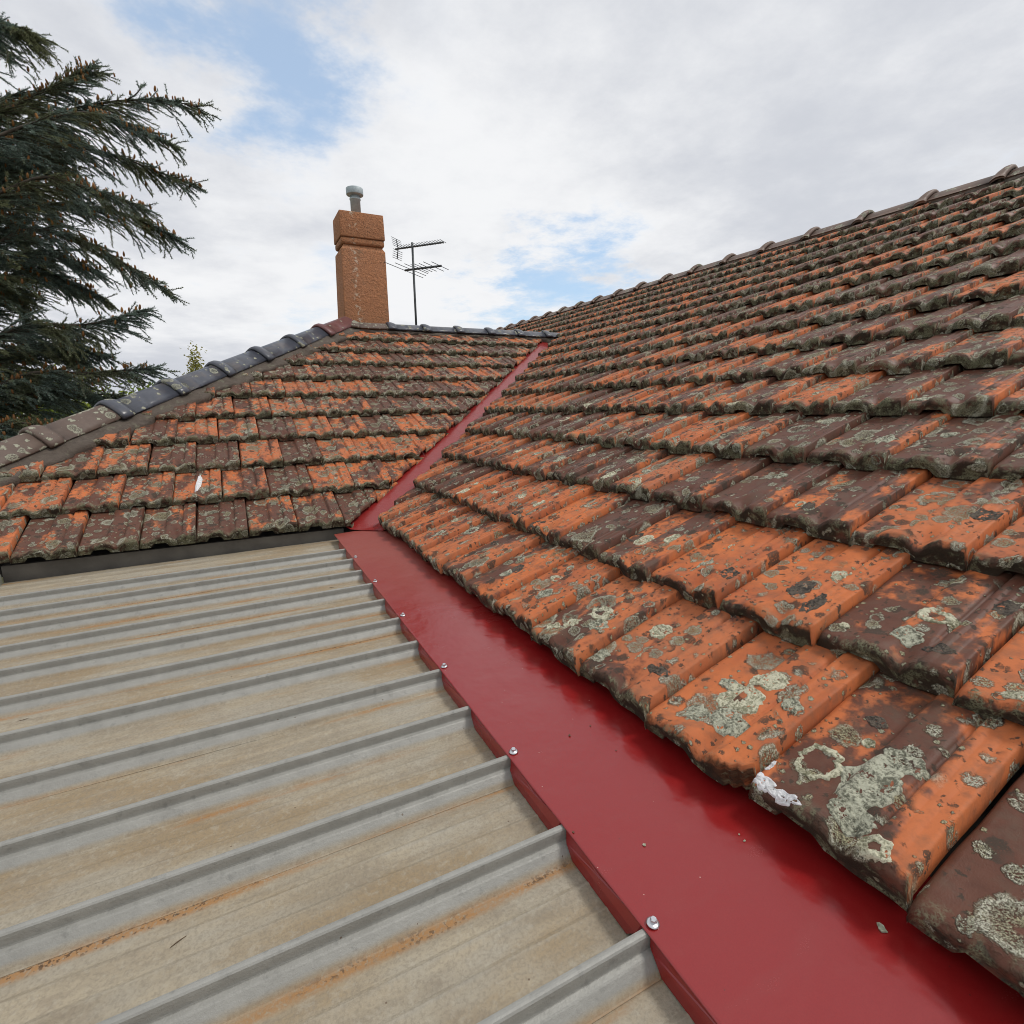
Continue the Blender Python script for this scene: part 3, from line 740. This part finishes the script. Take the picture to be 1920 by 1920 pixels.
# ------------------------------------------------------------------ metal roof: ribbed pan sheets
RIB0 = .451; ZP = -.709                       # rib line nearest the camera, pan level under the flashing
SL = .012                                     # fall of the sheets away from the tiled roof
def rib_profile():
    h = .041
    half = [(-.0320, 0), (-.0300, .0010), (-.0160, .0175), (-.0140, .0192), (-.0078, .0206), (-.0066, .0204), (-.0062, .0225), (-.0064, .0330), (-.0060, .0380), (-.0042, .0404), (-.0015, h)]
    return half + [(-a, b) for a, b in half[::-1]]
def sheet_mesh(seed):
    pr = []
    def pan(a, b):
        w = b - a; q = .0045
        o = [(a + .002, 0)]
        for c in (.33, .66):
            m_ = a + w * c; o += [(m_ - .009, .0003), (m_ - .0045, .0024), (m_ - .0015, .0040), (m_ + .0015, .0040), (m_ + .0045, .0024), (m_ + .009, .0003)]
        return o + [(b - .002, 0)]
    for k in range(2):
        c = k * PITCH
        pr += [(c + a, b) for a, b in rib_profile()]
        pr += pan(c + .0320, c + PITCH - .0320)
    pr += [(2 * PITCH - .026, -.0016)]
    xs = np.linspace(-2.6, .50, 40); vs = []; fs = []; m = len(pr)
    for x in xs:
        for y, z in pr:
            k = mnoise.noise(Vector((x * 1.7, y * 9, seed * 5.1)))
            vs.append((x, y + .0015 * mnoise.noise(Vector((x * .9, seed * 3, 1))), z + .0012 * k))
    for i in range(len(xs) - 1):
        for j in range(m - 1): fs.append((i * m + j, (i + 1) * m + j, (i + 1) * m + j + 1, i * m + j + 1))
    me = mesh('roof_sheet', vs, fs, False)
    me.materials.append(SHEET); return me
metal = empty('metal_roof', (0, 1.0, ZP), 'flat roof of dull grey ribbed zinc sheets with beige dirt and rust streaks', 'roof')
smesh = [sheet_mesh(i) for i in range(3)]
tilt = Matrix.Rotation(-SL, 4, 'Y')
for j in range(-2, 7):
    y = RIB0 + 2 * j * PITCH
    if j == 6:                                # narrow flat make-up strip against the board
        me = smesh[2].copy(); bm = bmesh.new(); bm.from_mesh(me)
        for c_, n_ in ((.0335, -1), (PITCH - .0335, 1)):
            bmesh.ops.bisect_plane(bm, geom=bm.verts[:] + bm.edges[:] + bm.faces[:], plane_co=(0, c_, 0), plane_no=(0, n_, 0), clear_outer=True)
        for v in bm.verts: v.co.y = (v.co.y - .0335) * 1.7 - .036
        bm.to_mesh(me); bm.free()
    else: me = smesh[j % 3]
    obj('roof_sheet', me, None, metal, mw=Matrix.Translation((.42, y, ZP)) @ tilt @ Matrix.Translation((-.42, 0, 0)))

# ------------------------------------------------------------------ red apron flashing with notched skirt and screws
def xe_(y): return .404 + .010 * y
ZF = ZP + .041 + .0025                        # plate rests on the rib tops
FS = .045                                     # fall across the plate
flash = empty('apron_flashing', (xe_(1), 1, ZF), 'glossy red steel flashing strip running between grey sheets and tiled roof', 'flashing')
YN, YF = -1.2, 3.03
ys = np.linspace(YN, YF, 84); us = [0, .004, .02, .06, .11, .16, .22, .28, .34, .40]
vs = []; fs = []
for y in ys:
    for k, u in enumerate(us):
        wv = .0016 * math.sin((y - RIB0) / PITCH * math.pi) ** 2 * math.exp(-u / .03) + .0014 * mnoise.noise(Vector((y * 2.3, u * 7, 0)))
        end = .10 * max(0, (u - .05) / .35) * (y > YF - .2)
        vs.append((xe_(y) + u, y, ZF + FS * u - wv * (1 if k else .8)))
n = len(us)
for i in range(len(ys) - 1):
    for j in range(n - 1): fs.append((i * n + j, i * n + j + 1, (i + 1) * n + j + 1, (i + 1) * n + j))
# thickness
k0 = len(vs); vs += [(x, y, z - .0012) for x, y, z in vs]
fs += [tuple(a + k0 for a in f[::-1]) for f in fs[:]]
for i in range(len(ys) - 1):
    fs.append((i * n, (i + 1) * n, (i + 1) * n + k0, i * n + k0))
fs += [(j, j + 1, j + 1 + k0, j + k0) for j in range(n - 1)]
plate = obj('plate', mesh('plate', vs, fs, True), RED, flash)
for k in range(-7, 12):
    ya, yb = RIB0 + k * PITCH, RIB0 + (k + 1) * PITCH
    if yb > YF - .02: yb = YF - .03
    bot = ZP + .003; x = lambda y: xe_(y) + .003
    zt = ZF - .0014
    p = [(ya + .0085, zt), (ya + .0085, ZP + .0235), (ya + .0165, ZP + .0215), (ya + .0340, bot), (yb - .0340, bot), (yb - .0165, ZP + .0215), (yb - .0085, ZP + .0235), (yb - .0085, zt)]
    jit = random.uniform(-.002, .002)
    v1 = [(x(y) - (.004 + jit if z < ZF - .02 else 0), y, z) for y, z in p]; v2 = [(a + .0012, y, z) for a, y, z in v1]
    q = [(7, 6, 5, 4, 3, 2, 1, 0), (8, 9, 10, 11, 12, 13, 14, 15)] + [(i, i + 1, i + 9, i + 8) for i in range(7)]
    obj('skirt_tab', mesh('skirt_tab', v1 + v2, q), RED, flash)
def screw_parts():
    w = MB(); w.lathe([(.0085, 0), (.0088, .0012), (.0068, .0024), (.0045, .0030)], (0, 0, 0), 20)
    h = MB(); h.lathe([(.0047, .0028), (.0047, .0074), (.0038, .0082)], (0, 0, 0), 6)
    a, b = w.mesh('washer', True), h.mesh('screw_head')
    a.materials.append(STEEL); b.materials.append(STEEL); return a, b
wm, hm = screw_parts()
for k in range(-6, 11, 2):
    y = RIB0 + k * PITCH
    s = obj('screw', hm, None, flash, loc=Vector((xe_(y) + .014 - xe_(1), y - 1, .0012 + FS * .014)), local=True)
    obj('washer', wm, None, s, local=True)
    s.rotation_euler = (random.gauss(0, .05), random.gauss(0, .05), random.uniform(0, 1))

# ------------------------------------------------------------------ red valley gutter
val = empty('valley_gutter', (X0, Y0, Z0), 'narrow red steel valley strip climbing between the two tiled slopes', 'flashing')
vs = []; fs = []
VA, VB = -.09, YR - Y0 + .02
offs = [-.15, -.10, -.03, -.008, 0, .008, .03, .10, .15]
N = 60
for i in range(N + 1):
    q = VA + (VB - VA) * i / N
    for o in offs:
        # o < 0: on the main slope, o > 0: on the hipped slope; across direction horizontal, perpendicular to the valley
        x = X0 + q - o / math.sqrt(2) ; y = Y0 + q + o / math.sqrt(2)
        z = (zr(x) if o < 0 else zl(y)) - .004
        if o == 0: z -= .002
        if q < 0: z = max(z, ZF + FS * (x - .43) + .004)
        z += .0018 * mnoise.noise(Vector((q * 3, o * 9, 2)))
        vs.append((x, y, z))
n = len(offs)
for i in range(N):
    for j in range(n - 1): fs.append((i * n + j, i * n + j + 1, (i + 1) * n + j + 1, (i + 1) * n + j))
obj('valley_sheet', mesh('valley_sheet', vs, fs, True), RED_V, val)

# ------------------------------------------------------------------ fascia and gutter end under the hipped roof
mb = MB(); mb.box(-.98, .50, Y0 + .035, Y0 + .060, -.80, -.655)
fa = obj('fascia_board', mb.mesh('fascia_board'), FASCIA, roofL)
mb = MB(); mb.box(-.97, .46, Y0 - .235, Y0 - .180, ZP + .002, ZP + .036)
mb2 = MB()
prof = [(.0, .06), (-.030, .062), (-.062, .045), (-.078, .012), (-.070, -.028), (-.040, -.052), (0, -.058)]
for dx in (0,):
    v = [(-.972, Y0 - .005 + a, -.742 + b) for a, b in prof] + [(-1.6, Y0 - .005 + a, -.742 + b) for a, b in prof]
    m_ = len(prof)
    mb2.add(v, [tuple(range(m_ - 1, -1, -1)), tuple(range(m_, 2 * m_))] + [(i, i + 1, i + 1 + m_, i + m_) for i in range(m_ - 1)] + [(m_ - 1, 0, m_, 2 * m_ - 1)])
obj('gutter', mb2.mesh('gutter'), GUTTER, roofL)

# ------------------------------------------------------------------ chimney
CY = 6.42
cb = [at_y(*p, CY) for p in ((645, 605), (731, 607), (641, 470), (723, 458))]
xl0, xr0 = cb[0].x, cb[1].x; xl1, xr1 = cb[2].x, cb[3].x
zb0 = .55; zt1 = at_y(682, 459, CY).z
ztop = at_y(680, 397, CY).z; cx = (xl0 + xr0) / 2
chim = empty('chimney', (cx, CY + .22, zl(YR) - .1), 'square stuccoed terracotta chimney with heavier cap and short metal flue', 'chimney')
def frustum(mb, a0, a1, b0, b1, z0, A0, A1, B0, B1, z1):
    mb.add([(a0, b0, z0), (a1, b0, z0), (a1, b1, z0), (a0, b1, z0), (A0, B0, z1), (A1, B0, z1), (A1, B1, z1), (A0, B1, z1)],
           [(3, 2, 1, 0), (4, 5, 6, 7), (0, 1, 5, 4), (1, 2, 6, 5), (2, 3, 7, 6), (3, 0, 4, 7)])
def chpart(name, build, bev=.008, seg=2, disp=.0):
    mb = MB(); build(mb); bm = bmesh.new(); bm.from_mesh(mb.mesh('t'))
    bmesh.ops.bevel(bm, geom=bm.edges[:], offset=bev, segments=seg, affect='EDGES', profile=.6)
    me = bpy.data.meshes.new(name); bm.to_mesh(me); bm.free(); me.shade_smooth()
    me.transform(Matrix.Translation((-cx, -CY, -zt1)))
    return obj(name, me, STUCCO, chim, loc=Vector((cx, CY, zt1)) - chim.location, local=True)
dp = .44; k = .022
def shaft(mb):
    frustum(mb, xl0, xr0, CY, CY + dp, zb0, xl1, xr1, CY + k, CY + dp - k, zt1 - .04)
chpart('shaft', shaft, .014)
chpart('neck', lambda mb: frustum(mb, xl1 + .002, xr1 - .002, CY + k + .002, CY + dp - k - .002, zt1 - .048, xl1 + .035, xr1 - .035, CY + k + .035, CY + dp - k - .035, zt1 + .004), .006)
chpart('moulding', lambda mb: mb.box(xl1 + .004, xr1 - .004, CY + k + .004, CY + dp - k - .004, zt1 + .002, zt1 + .075), .030, 4)
chpart('cap_block', lambda mb: frustum(mb, xl1 - .002, xr1 + .004, CY + k - .004, CY + dp - k + .004, zt1 + .073, xl1 + .002, xr1 - .002, CY + k, CY + dp - k, ztop), .012)
fx = at_y(667, 392, CY + .2).x; fz = ztop - .01; fh = at_y(667, 354, CY + .2).z - fz
mb = MB(); mb.lathe([(.054, 0), (.054, fh * .60), (.060, fh * .61), (.060, fh * .66), (.052, fh * .665), (.052, fh * .8)], (0, 0, 0), 24)
fl = obj('flue_pipe', mb.mesh('flue_pipe', True), FLUE, chim, loc=Vector((fx, CY + .2, fz)) - chim.location, local=True)
mb = MB(); mb.lathe([(.055, fh * .74), (.074, fh * .765), (.090, fh * .77), (.092, fh * .79), (.092, fh * .985), (.088, fh), (.02, fh * 1.01)], (0, 0, 0), 28)
obj('cowl', mb.mesh('cowl', True), FLUE, fl, local=True)

# ------------------------------------------------------------------ television antenna
AY = 6.62
mb_, mt_ = at_y(780, 612, AY), at_y(773, 458, AY)
ant = empty('tv_antenna', (mt_.x, AY, .70), 'thin metal television aerial mast with two combs of rods behind the ridge', 'antenna')
def apart(name, pts, r, parent=None, n=6):
    m = MB(); m.tube([Vector(p) - ant.location for p in pts], r, n)
    return obj(name, m.mesh(name, True), ALU, parent or ant, local=True)
apart('mast', [(mt_.x, AY, .62), (mt_.x, AY, mt_.z + .02)], .013, None, 8)
BU, RU = Vector((.66, -.75, 0)).normalized(), Vector((.75, .66, 0)).normalized()      # boom and rod directions
def boom_ends(py, xa, xb):
    P = Vector((mt_.x, AY, at_y(776, py, AY).z)); out = []
    for px in (xa, xb):
        d = ray(px, py); q = d.x / d.y; out.append(P + BU * ((q * P.y - P.x) / (BU.x - q * BU.y)))
    return out
def boom_pt(a, b, q): return a + (b - a) * q
b0, b1 = boom_ends(463, 741, 832)
bm1 = apart('boom', [b0, b1], .010)
for i in range(17):
    p = boom_pt(b0, b1, .14 + .85 * i / 16)
    apart('rod', [p - RU * .075 + Vector((0, 0, .012)), p + RU * .075 + Vector((0, 0, .012))], .0032, bm1)
for sg in (1, -1):
    q0 = boom_pt(b0, b1, .06); q1 = q0 - BU * .02 + Vector((0, 0, sg * .11))
    apart('reflector_arm', [q0, q1], .006, bm1)
    for i in range(5):
        p = q0 + (q1 - q0) * (.2 + .2 * i)
        apart('rod', [p - RU * .10, p + RU * .10], .0028, bm1)
b0, b1 = boom_ends(505, 759, 828)
bm2 = apart('boom', [b0, b1], .012)
for q, L in ((.0, .42), (.18, .34), (.33, .26), (.42, .20), (.52, .20), (.64, .20), (.8, .24), (.97, .20)):
    p = boom_pt(b0, b1, q)
    apart('rod', [p - RU * L, p + RU * L], .0036, bm2)

# ------------------------------------------------------------------ debris
def flake(name, loc, size, m, seed, label, group, cat='flake'):
    r = random.Random(seed); n = 9; vs = []; fs = []
    for z, k in ((0.0, .94), (size * .22, 1.0)):
        for i in range(n):
            q = 2 * math.pi * i / n; rad = size * (.55 + .5 * ((i * 7 + seed) % 5) / 5) * k
            vs.append((math.cos(q) * rad, math.sin(q) * rad * .7, z + (r.uniform(0, size * .12) if z > 0 else 0)))
    vs.append((0, 0, size * .30))
    fs = [tuple(range(n - 1, -1, -1))] + [(i, (i + 1) % n, n + (i + 1) % n, n + i) for i in range(n)] + [(n + i, n + (i + 1) % n, 2 * n) for i in range(n)]
    o = obj(name, mesh(name, vs, fs), m, loc=loc, label=label, cat=cat, group=group); o.rotation_euler = (0, 0, r.uniform(0, 6))
    return o
def on_flash(px, py):
    d = ray(px, py); n = Vector((-FS, 0, 1)); p0 = Vector((xe_(1), 1, ZF)); return d * ((p0.dot(n)) / d.dot(n)) + Vector((0, 0, .0012))
flake('lichen_flake', on_flash(1653, 1743), .0085, FLAKE, 3, 'large grey lichen flake lying on the red flashing below the eave tiles', None)
for i, (x, y, s) in enumerate([(1208, 1586, .0042), (1396, 1578, .003), (1386, 1566, .0022), (1068, 1380, .004), (1107, 1362, .0025), (1155, 1408, .002), (1075, 1562, .003)]):
    flake('crumb', on_flash(x, y), s, FLAKE if i in (0, 1, 2) else TWIG, i, 'tiny crumb of grit lying on the glossy red flashing', 'crumbs on the red flashing', 'crumb')
def on_pan(x, y, up=.0): return Vector((x, y, ZP + SL * (x - .42) + .001 + up))
def pan_y(q):           # keep inside a pan
    k = round((q - RIB0 - PITCH / 2) / PITCH); return RIB0 + PITCH / 2 + k * PITCH + max(-.05, min(.05, q - (RIB0 + PITCH / 2 + k * PITCH)))
for i in range(11):
    r = random.Random(100 + i); x = r.uniform(-.8, .34); y = pan_y(r.uniform(.35, 2.5)); L = r.uniform(.005, .012); a_ = r.uniform(-.6, .6)
    m = MB(); pts = [Vector((q * L, .25 * L * q * q * r.uniform(-1, 1), .0014)) for q in (-1, -.4, .2, .8)]
    m.tube(pts, [.0004, .0008, .0007, .0004], 5)
    o = obj('twig', m.mesh('twig'), TWIG, loc=on_pan(x, y), label='short dry brown needle or twig lying in a grey sheet pan', cat='twig', group='twigs scattered on the metal sheets'); o.rotation_euler = (0, 0, a_)

# ------------------------------------------------------------------ blue cedar beyond the hip
def np_mesh(name, V, Fq, material, smooth=False):
    me = bpy.data.meshes.new(name); nv, nf, k = len(V), len(Fq), Fq.shape[1]
    me.vertices.add(nv); me.vertices.foreach_set('co', np.ascontiguousarray(V, dtype=np.float32).ravel())
    me.loops.add(nf * k); me.loops.foreach_set('vertex_index', np.ascontiguousarray(Fq, dtype=np.int32).ravel())
    me.polygons.add(nf); me.polygons.foreach_set('loop_start', np.arange(0, nf * k, k, dtype=np.int32))
    me.update(calc_edges=True); me.validate()
    if smooth: me.shade_smooth()
    me.materials.append(material); return me
TREE_Y = 7.6
def unit(v): return v / np.maximum(np.linalg.norm(v, axis=-1, keepdims=True), 1e-9)
needles_p = []; needles_d = []; cones_p = []; twigs = MB(); limbs = MB()
cr = random.Random(5)
def curve(pts, n):
    P = np.array(pts, float); q = np.linspace(0, 1, len(P)); s = np.linspace(0, 1, n)
    out = np.stack([np.interp(s, q, P[:, i]) for i in range(P.shape[1])], 1)
    for _ in range(3): out[1:-1] = (out[:-2] + 2 * out[1:-1] + out[2:]) / 4
    return out
def shoot(p, d, L, droop, r0, dens=.018, cone=0.0):
    n = max(4, int(L / .05)); pts = [np.array(p)]; d = np.array(d, float)
    for i in range(n):
        d = d + np.array([cr.gauss(0, .07), cr.gauss(0, .07), -droop * L / n + cr.gauss(0, .05)])
        d = d / np.linalg.norm(d); pts.append(pts[-1] + d * L / n)
    pts = np.array(pts)
    twigs.tube([tuple(x) for x in pts[::max(1, n // 4)]] + [tuple(pts[-1])], list(np.linspace(r0, .0022, len(pts[::max(1, n // 4)]) + 1)), 3, False)
    m = max(3, int(L / dens)); s = np.linspace(.06, 1, m) * n
    i0 = np.minimum(s.astype(int), n - 1); f = (s - i0)[:, None]
    q = pts[i0] * (1 - f) + pts[i0 + 1] * f; dd = unit(pts[i0 + 1] - pts[i0])
    needles_p.append(q); needles_d.append(dd)
    if cone > 0:
        for x in q[:int(m * .85)]:
            if cr.random() < cone: cones_p.append(x + np.array([0, 0, .012]))
    return pts
def limb(pix, depth, spread=1.0, cone=.05, r0=.022, dens=1.0):
    P = []
    for i, (x, y) in enumerate(pix):
        v = at_y(x, y, TREE_Y + depth[0] + (depth[1] - depth[0]) * i / (len(pix) - 1)); P.append(tuple(v))
    n = 26; C = curve(P, n)
    limbs.tube([tuple(x) for x in C], list(np.linspace(r0, .004, n)), 6)
    L = np.linalg.norm(np.diff(C, axis=0), axis=1).sum()
    main = unit((C[-1] - C[0])[None])[0]
    for i in range(1, n):
        q = i / (n - 1); a = unit((C[min(i + 1, n - 1)] - C[i - 1])[None])[0]
        for k in range(max(1, int(round(4.2 * dens)))):
            sgn = cr.choice((-1, 1)); lat = np.array([.25 * cr.random(), sgn * cr.uniform(.2, 1.0), 0])
            d = a * cr.uniform(.75, 1.15) + lat * cr.uniform(.15, .75) * spread + np.array([.12, 0, cr.uniform(-.62, .10)])
            Ls = (.22 + .50 * (1 - q)) * cr.uniform(.5, 1.2)
            p = C[i] + (C[i - 1] - C[i]) * cr.random()
            c_here = cone * (1.0 if cr.random() < .45 else .15)
            pts = shoot(p, unit(d[None])[0], Ls, .55, .007, cone=c_here)
            for z in range(int(Ls / .11)):
                j = cr.randrange(1, max(2, len(pts) - 1)); e_ = unit((pts[j] - pts[j - 1])[None])[0]
                d2 = e_ + np.array([cr.gauss(0, .35), cr.gauss(0, .45), cr.uniform(-.55, .12)])
                shoot(pts[j], unit(d2[None])[0], Ls * cr.uniform(.25, .5), .5, .004, cone=c_here * .6)
    shoot(C[-1], main, .16, .1, .005)
    for i in range(3, n - 1):
        a = unit((C[i + 1] - C[i])[None])[0]
        for k in range(2): shoot(C[i], unit((a + np.array([cr.gauss(0, .5), cr.gauss(0, .6), cr.uniform(.0, .55)]))[None])[0], cr.uniform(.06, .16), .1, .004, cone=cone * 1.5)
LIMBS = [
    ([(-260, 420), (-60, 290), (90, 215), (200, 190), (300, 185), (372, 200)], (.9, -.1), 1, .10),
    ([(-260, 380), (-60, 240), (60, 180), (120, 150), (160, 128)], (.5, .3), .8, .16),
    ([(-260, 400), (0, 250), (150, 205), (250, 235), (322, 272)], (.2, -.4), 1, .10),
    ([(-260, 460), (-40, 330), (100, 268), (220, 290), (300, 325), (362, 344)], (.8, .1), 1, .14),
    ([(-260, 500), (-40, 380), (80, 325), (190, 360), (262, 388)], (.1, -.5), 1, .12),
    ([(-260, 560), (-30, 420), (100, 375), (220, 398), (290, 425), (334, 450)], (.7, 0), 1, .12),
    ([(-260, 600), (-30, 470), (60, 420), (180, 460), (255, 508), (312, 545)], (.3, -.3), .9, .10),
    ([(-260, 640), (-30, 540), (60, 500), (140, 530), (192, 560)], (.8, .3), .9, .08),
    ([(-260, 720), (-30, 640), (60, 605), (150, 612), (215, 597), (258, 584)], (.2, -.4), .8, .03),
    ([(-260, 760), (-30, 690), (60, 650), (130, 655), (196, 668)], (.7, .1), 1, .08),
    ([(-260, 800), (-30, 735), (60, 695), (160, 700), (230, 695), (280, 690)], (.2, -.4), .8, .10),
    ([(-260, 840), (-30, 770), (60, 735), (150, 738), (246, 742)], (.6, 0), .9, .05),
    ([(-260, 870), (-60, 810), (30, 790), (90, 800), (118, 815)], (.1, -.6), .8, .12),
    ([(-260, 60), (-80, 30), (0, 45), (58, 66)], (.3, .1), .7, .02),
]
for pix, dep, spr, cone in LIMBS: limb(pix, dep, spr, cone)
for i in range(14):                                  # inner and rear limbs
    y1 = 185 + 660 * (i + .5) / 14 + cr.uniform(-15, 15); x1 = cr.uniform(20, 185) if y1 > 240 else cr.uniform(20, 120)
    pix = [(-280, y1 + 130), (-80, y1 + 15), (x1 * .45, y1 - 35), (x1, y1 + cr.uniform(-5, 25))]
    limb(pix, (cr.uniform(-.3, 1.6), cr.uniform(-.2, 1.5)), 1.2, .10, .026, .9)
q = np.concatenate(needles_p); dd = np.concatenate(needles_d); nn = len(q); K = 7
th = RNG.uniform(0, 2 * np.pi, (nn, K)); el = RNG.uniform(.15, 1.1, (nn, K))
ax = unit(np.cross(dd, np.array([.2, .3, .93]))); bx = np.cross(dd, ax)
nd_ = unit((ax[:, None] * np.cos(th)[..., None] + bx[:, None] * np.sin(th)[..., None]) * np.sin(el + .25)[..., None] + dd[:, None] * np.cos(el)[..., None])
ln_ = RNG.uniform(.018, .033, (nn, K, 1)); wd = RNG.uniform(.0026, .0046, (nn, K, 1))
sv = unit(np.cross(nd_, RNG.normal(size=(nn, K, 3)))); base = q[:, None] + RNG.normal(size=(nn, K, 3)) * .002
V = np.stack([base - sv * wd, base + sv * wd, base + nd_ * ln_], 2).reshape(-1, 3)
Fq = np.arange(len(V)).reshape(-1, 3)

tb = at_y(-330, 900, TREE_Y + .8)
cedar = empty('cedar_tree', (tb.x, tb.y, GROUND), 'blue green cedar tree with drooping sprays and orange brown cones', 'tree')
inv = Matrix.Translation(-cedar.location)
def tree_part(name, me, m=None):
    me.transform(inv); return obj(name, me, m, cedar, local=True)
tree_part('crown', np_mesh('crown', V, Fq, NEEDLE))
tm = MB(); tm.tube([(tb.x, tb.y, GROUND), (tb.x + .05, tb.y, -1), (tb.x - .02, tb.y, 1.5), (tb.x, tb.y, 4), (tb.x, tb.y, 6)], [.34, .27, .20, .13, .05], 12)
tree_part('trunk', tm.mesh('trunk', True), BARKB)
tree_part('limbs', limbs.mesh('limbs', True), BARKB)
tree_part('twigs', twigs.mesh('twigs', True), BARKB)['kind'] = 'stuff'
cp = np.array(cones_p); cp = cp[RNG.permutation(len(cp))[:2600]]
prof = [(.0, 0), (.0075, .008), (.0085, .02), (.006, .034), (.0, .042)]
cv = []; cf = []
for x in cp:
    k = RNG.uniform(1.0, 1.6); tl = RNG.normal(size=2) * .12; b0_ = len(cv); m_ = 5
    for r_, z_ in prof[1:-1]:
        for i in range(m_):
            a_ = 2 * math.pi * i / m_; cv.append((x[0] + (r_ * math.cos(a_) + tl[0] * z_) * k, x[1] + (r_ * math.sin(a_) + tl[1] * z_) * k, x[2] + z_ * k))
    cv.append((x[0], x[1], x[2])); cv.append((x[0] + tl[0] * .042 * k, x[1] + tl[1] * .042 * k, x[2] + .042 * k))
    for j in range(2):
        for i in range(m_): cf.append((b0_ + j * m_ + i, b0_ + j * m_ + (i + 1) % m_, b0_ + (j + 1) * m_ + (i + 1) % m_, b0_ + (j + 1) * m_ + i))
    for i in range(m_): cf.append((b0_ + 3 * m_, b0_ + (i + 1) % m_, b0_ + i)); cf.append((b0_ + 3 * m_ + 1, b0_ + 2 * m_ + i, b0_ + 2 * m_ + (i + 1) % m_))
o = tree_part('cones', mesh('cones', cv, cf, True), CONE); o['kind'] = 'stuff'

# ------------------------------------------------------------------ trees farther off
def leafy_tree(name, px, py, Y, height_top, rx, rz, m, label, n, leaf, group=None, shape='round'):
    top = at_y(px, py, Y); base = Vector((top.x, Y, GROUND))
    root = empty(name, base, label, 'tree', group)
    r = np.random.default_rng(int(px * 7 + py)); H = top.z - GROUND
    cz = H - rz
    tm = MB(); tm.tube([(0, 0, 0), (.06, .02, H * .4), (0, 0, H * .92)], [max(.05, H * .018), H * .012, .015], 8)
    nb = 26
    cl = []
    for i in range(nb):
        v = unit(r.normal(size=3)); k = r.uniform(.35, .9) ** .6
        c = np.array([v[0] * rx * k, v[1] * rx * k, cz + v[2] * rz * k])
        if shape == 'cone': q = (c[2] - (cz - rz)) / (2 * rz); c[:2] *= max(.12, 1.15 * (1 - q))
        cl.append(c); tm.tube([(0, 0, max(.3, c[2] - rx * .8)), tuple((c * np.array([.5, .5, 1]) - np.array([0, 0, rx * .2]))), tuple(c)], [.03, .02, .006], 5)
    cl = np.array(cl)
    i = r.integers(0, nb, n); p = cl[i] + r.normal(size=(n, 3)) * np.array([rx, rx, rz * .7]) * (.16 if shape == 'cone' else .2)
    a = unit(r.normal(size=(n, 3))); b = unit(np.cross(a, r.normal(size=(n, 3)))); s = leaf * r.uniform(.6, 1.3, (n, 1))
    V = np.stack([p - a * s, p - b * s * .55, p + a * s, p + b * s * .55], 1).reshape(-1, 3)
    obj('crown', np_mesh('crown', V, np.arange(len(V)).reshape(-1, 4), m), None, root, local=True)
    obj('trunk', tm.mesh('trunk', True), BARKB, root, local=True)
leafy_tree('bushy_tree', 195, 712, 15, 0, 1.5, 1.5, LIME, 'lime green bushy tree showing between cedar sprays and hip tiles', 9000, .055)
leafy_tree('bushy_tree', 85, 715, 12.5, 0, 1.4, 1.5, LIME, 'lime green bushy tree behind the lowest cedar sprays', 8000, .05)
leafy_tree('bushy_tree', -60, 740, 17, 0, 2.2, 2.4, DKLEAF, 'dark green leafy tree deep behind the cedar foliage', 9000, .07)
leafy_tree('slender_tree', 363, 655, 21, 0, .75, 2.2, BIRCH, 'slender yellowing tree top poking above the dark hip caps', 5000, .05, shape='cone')
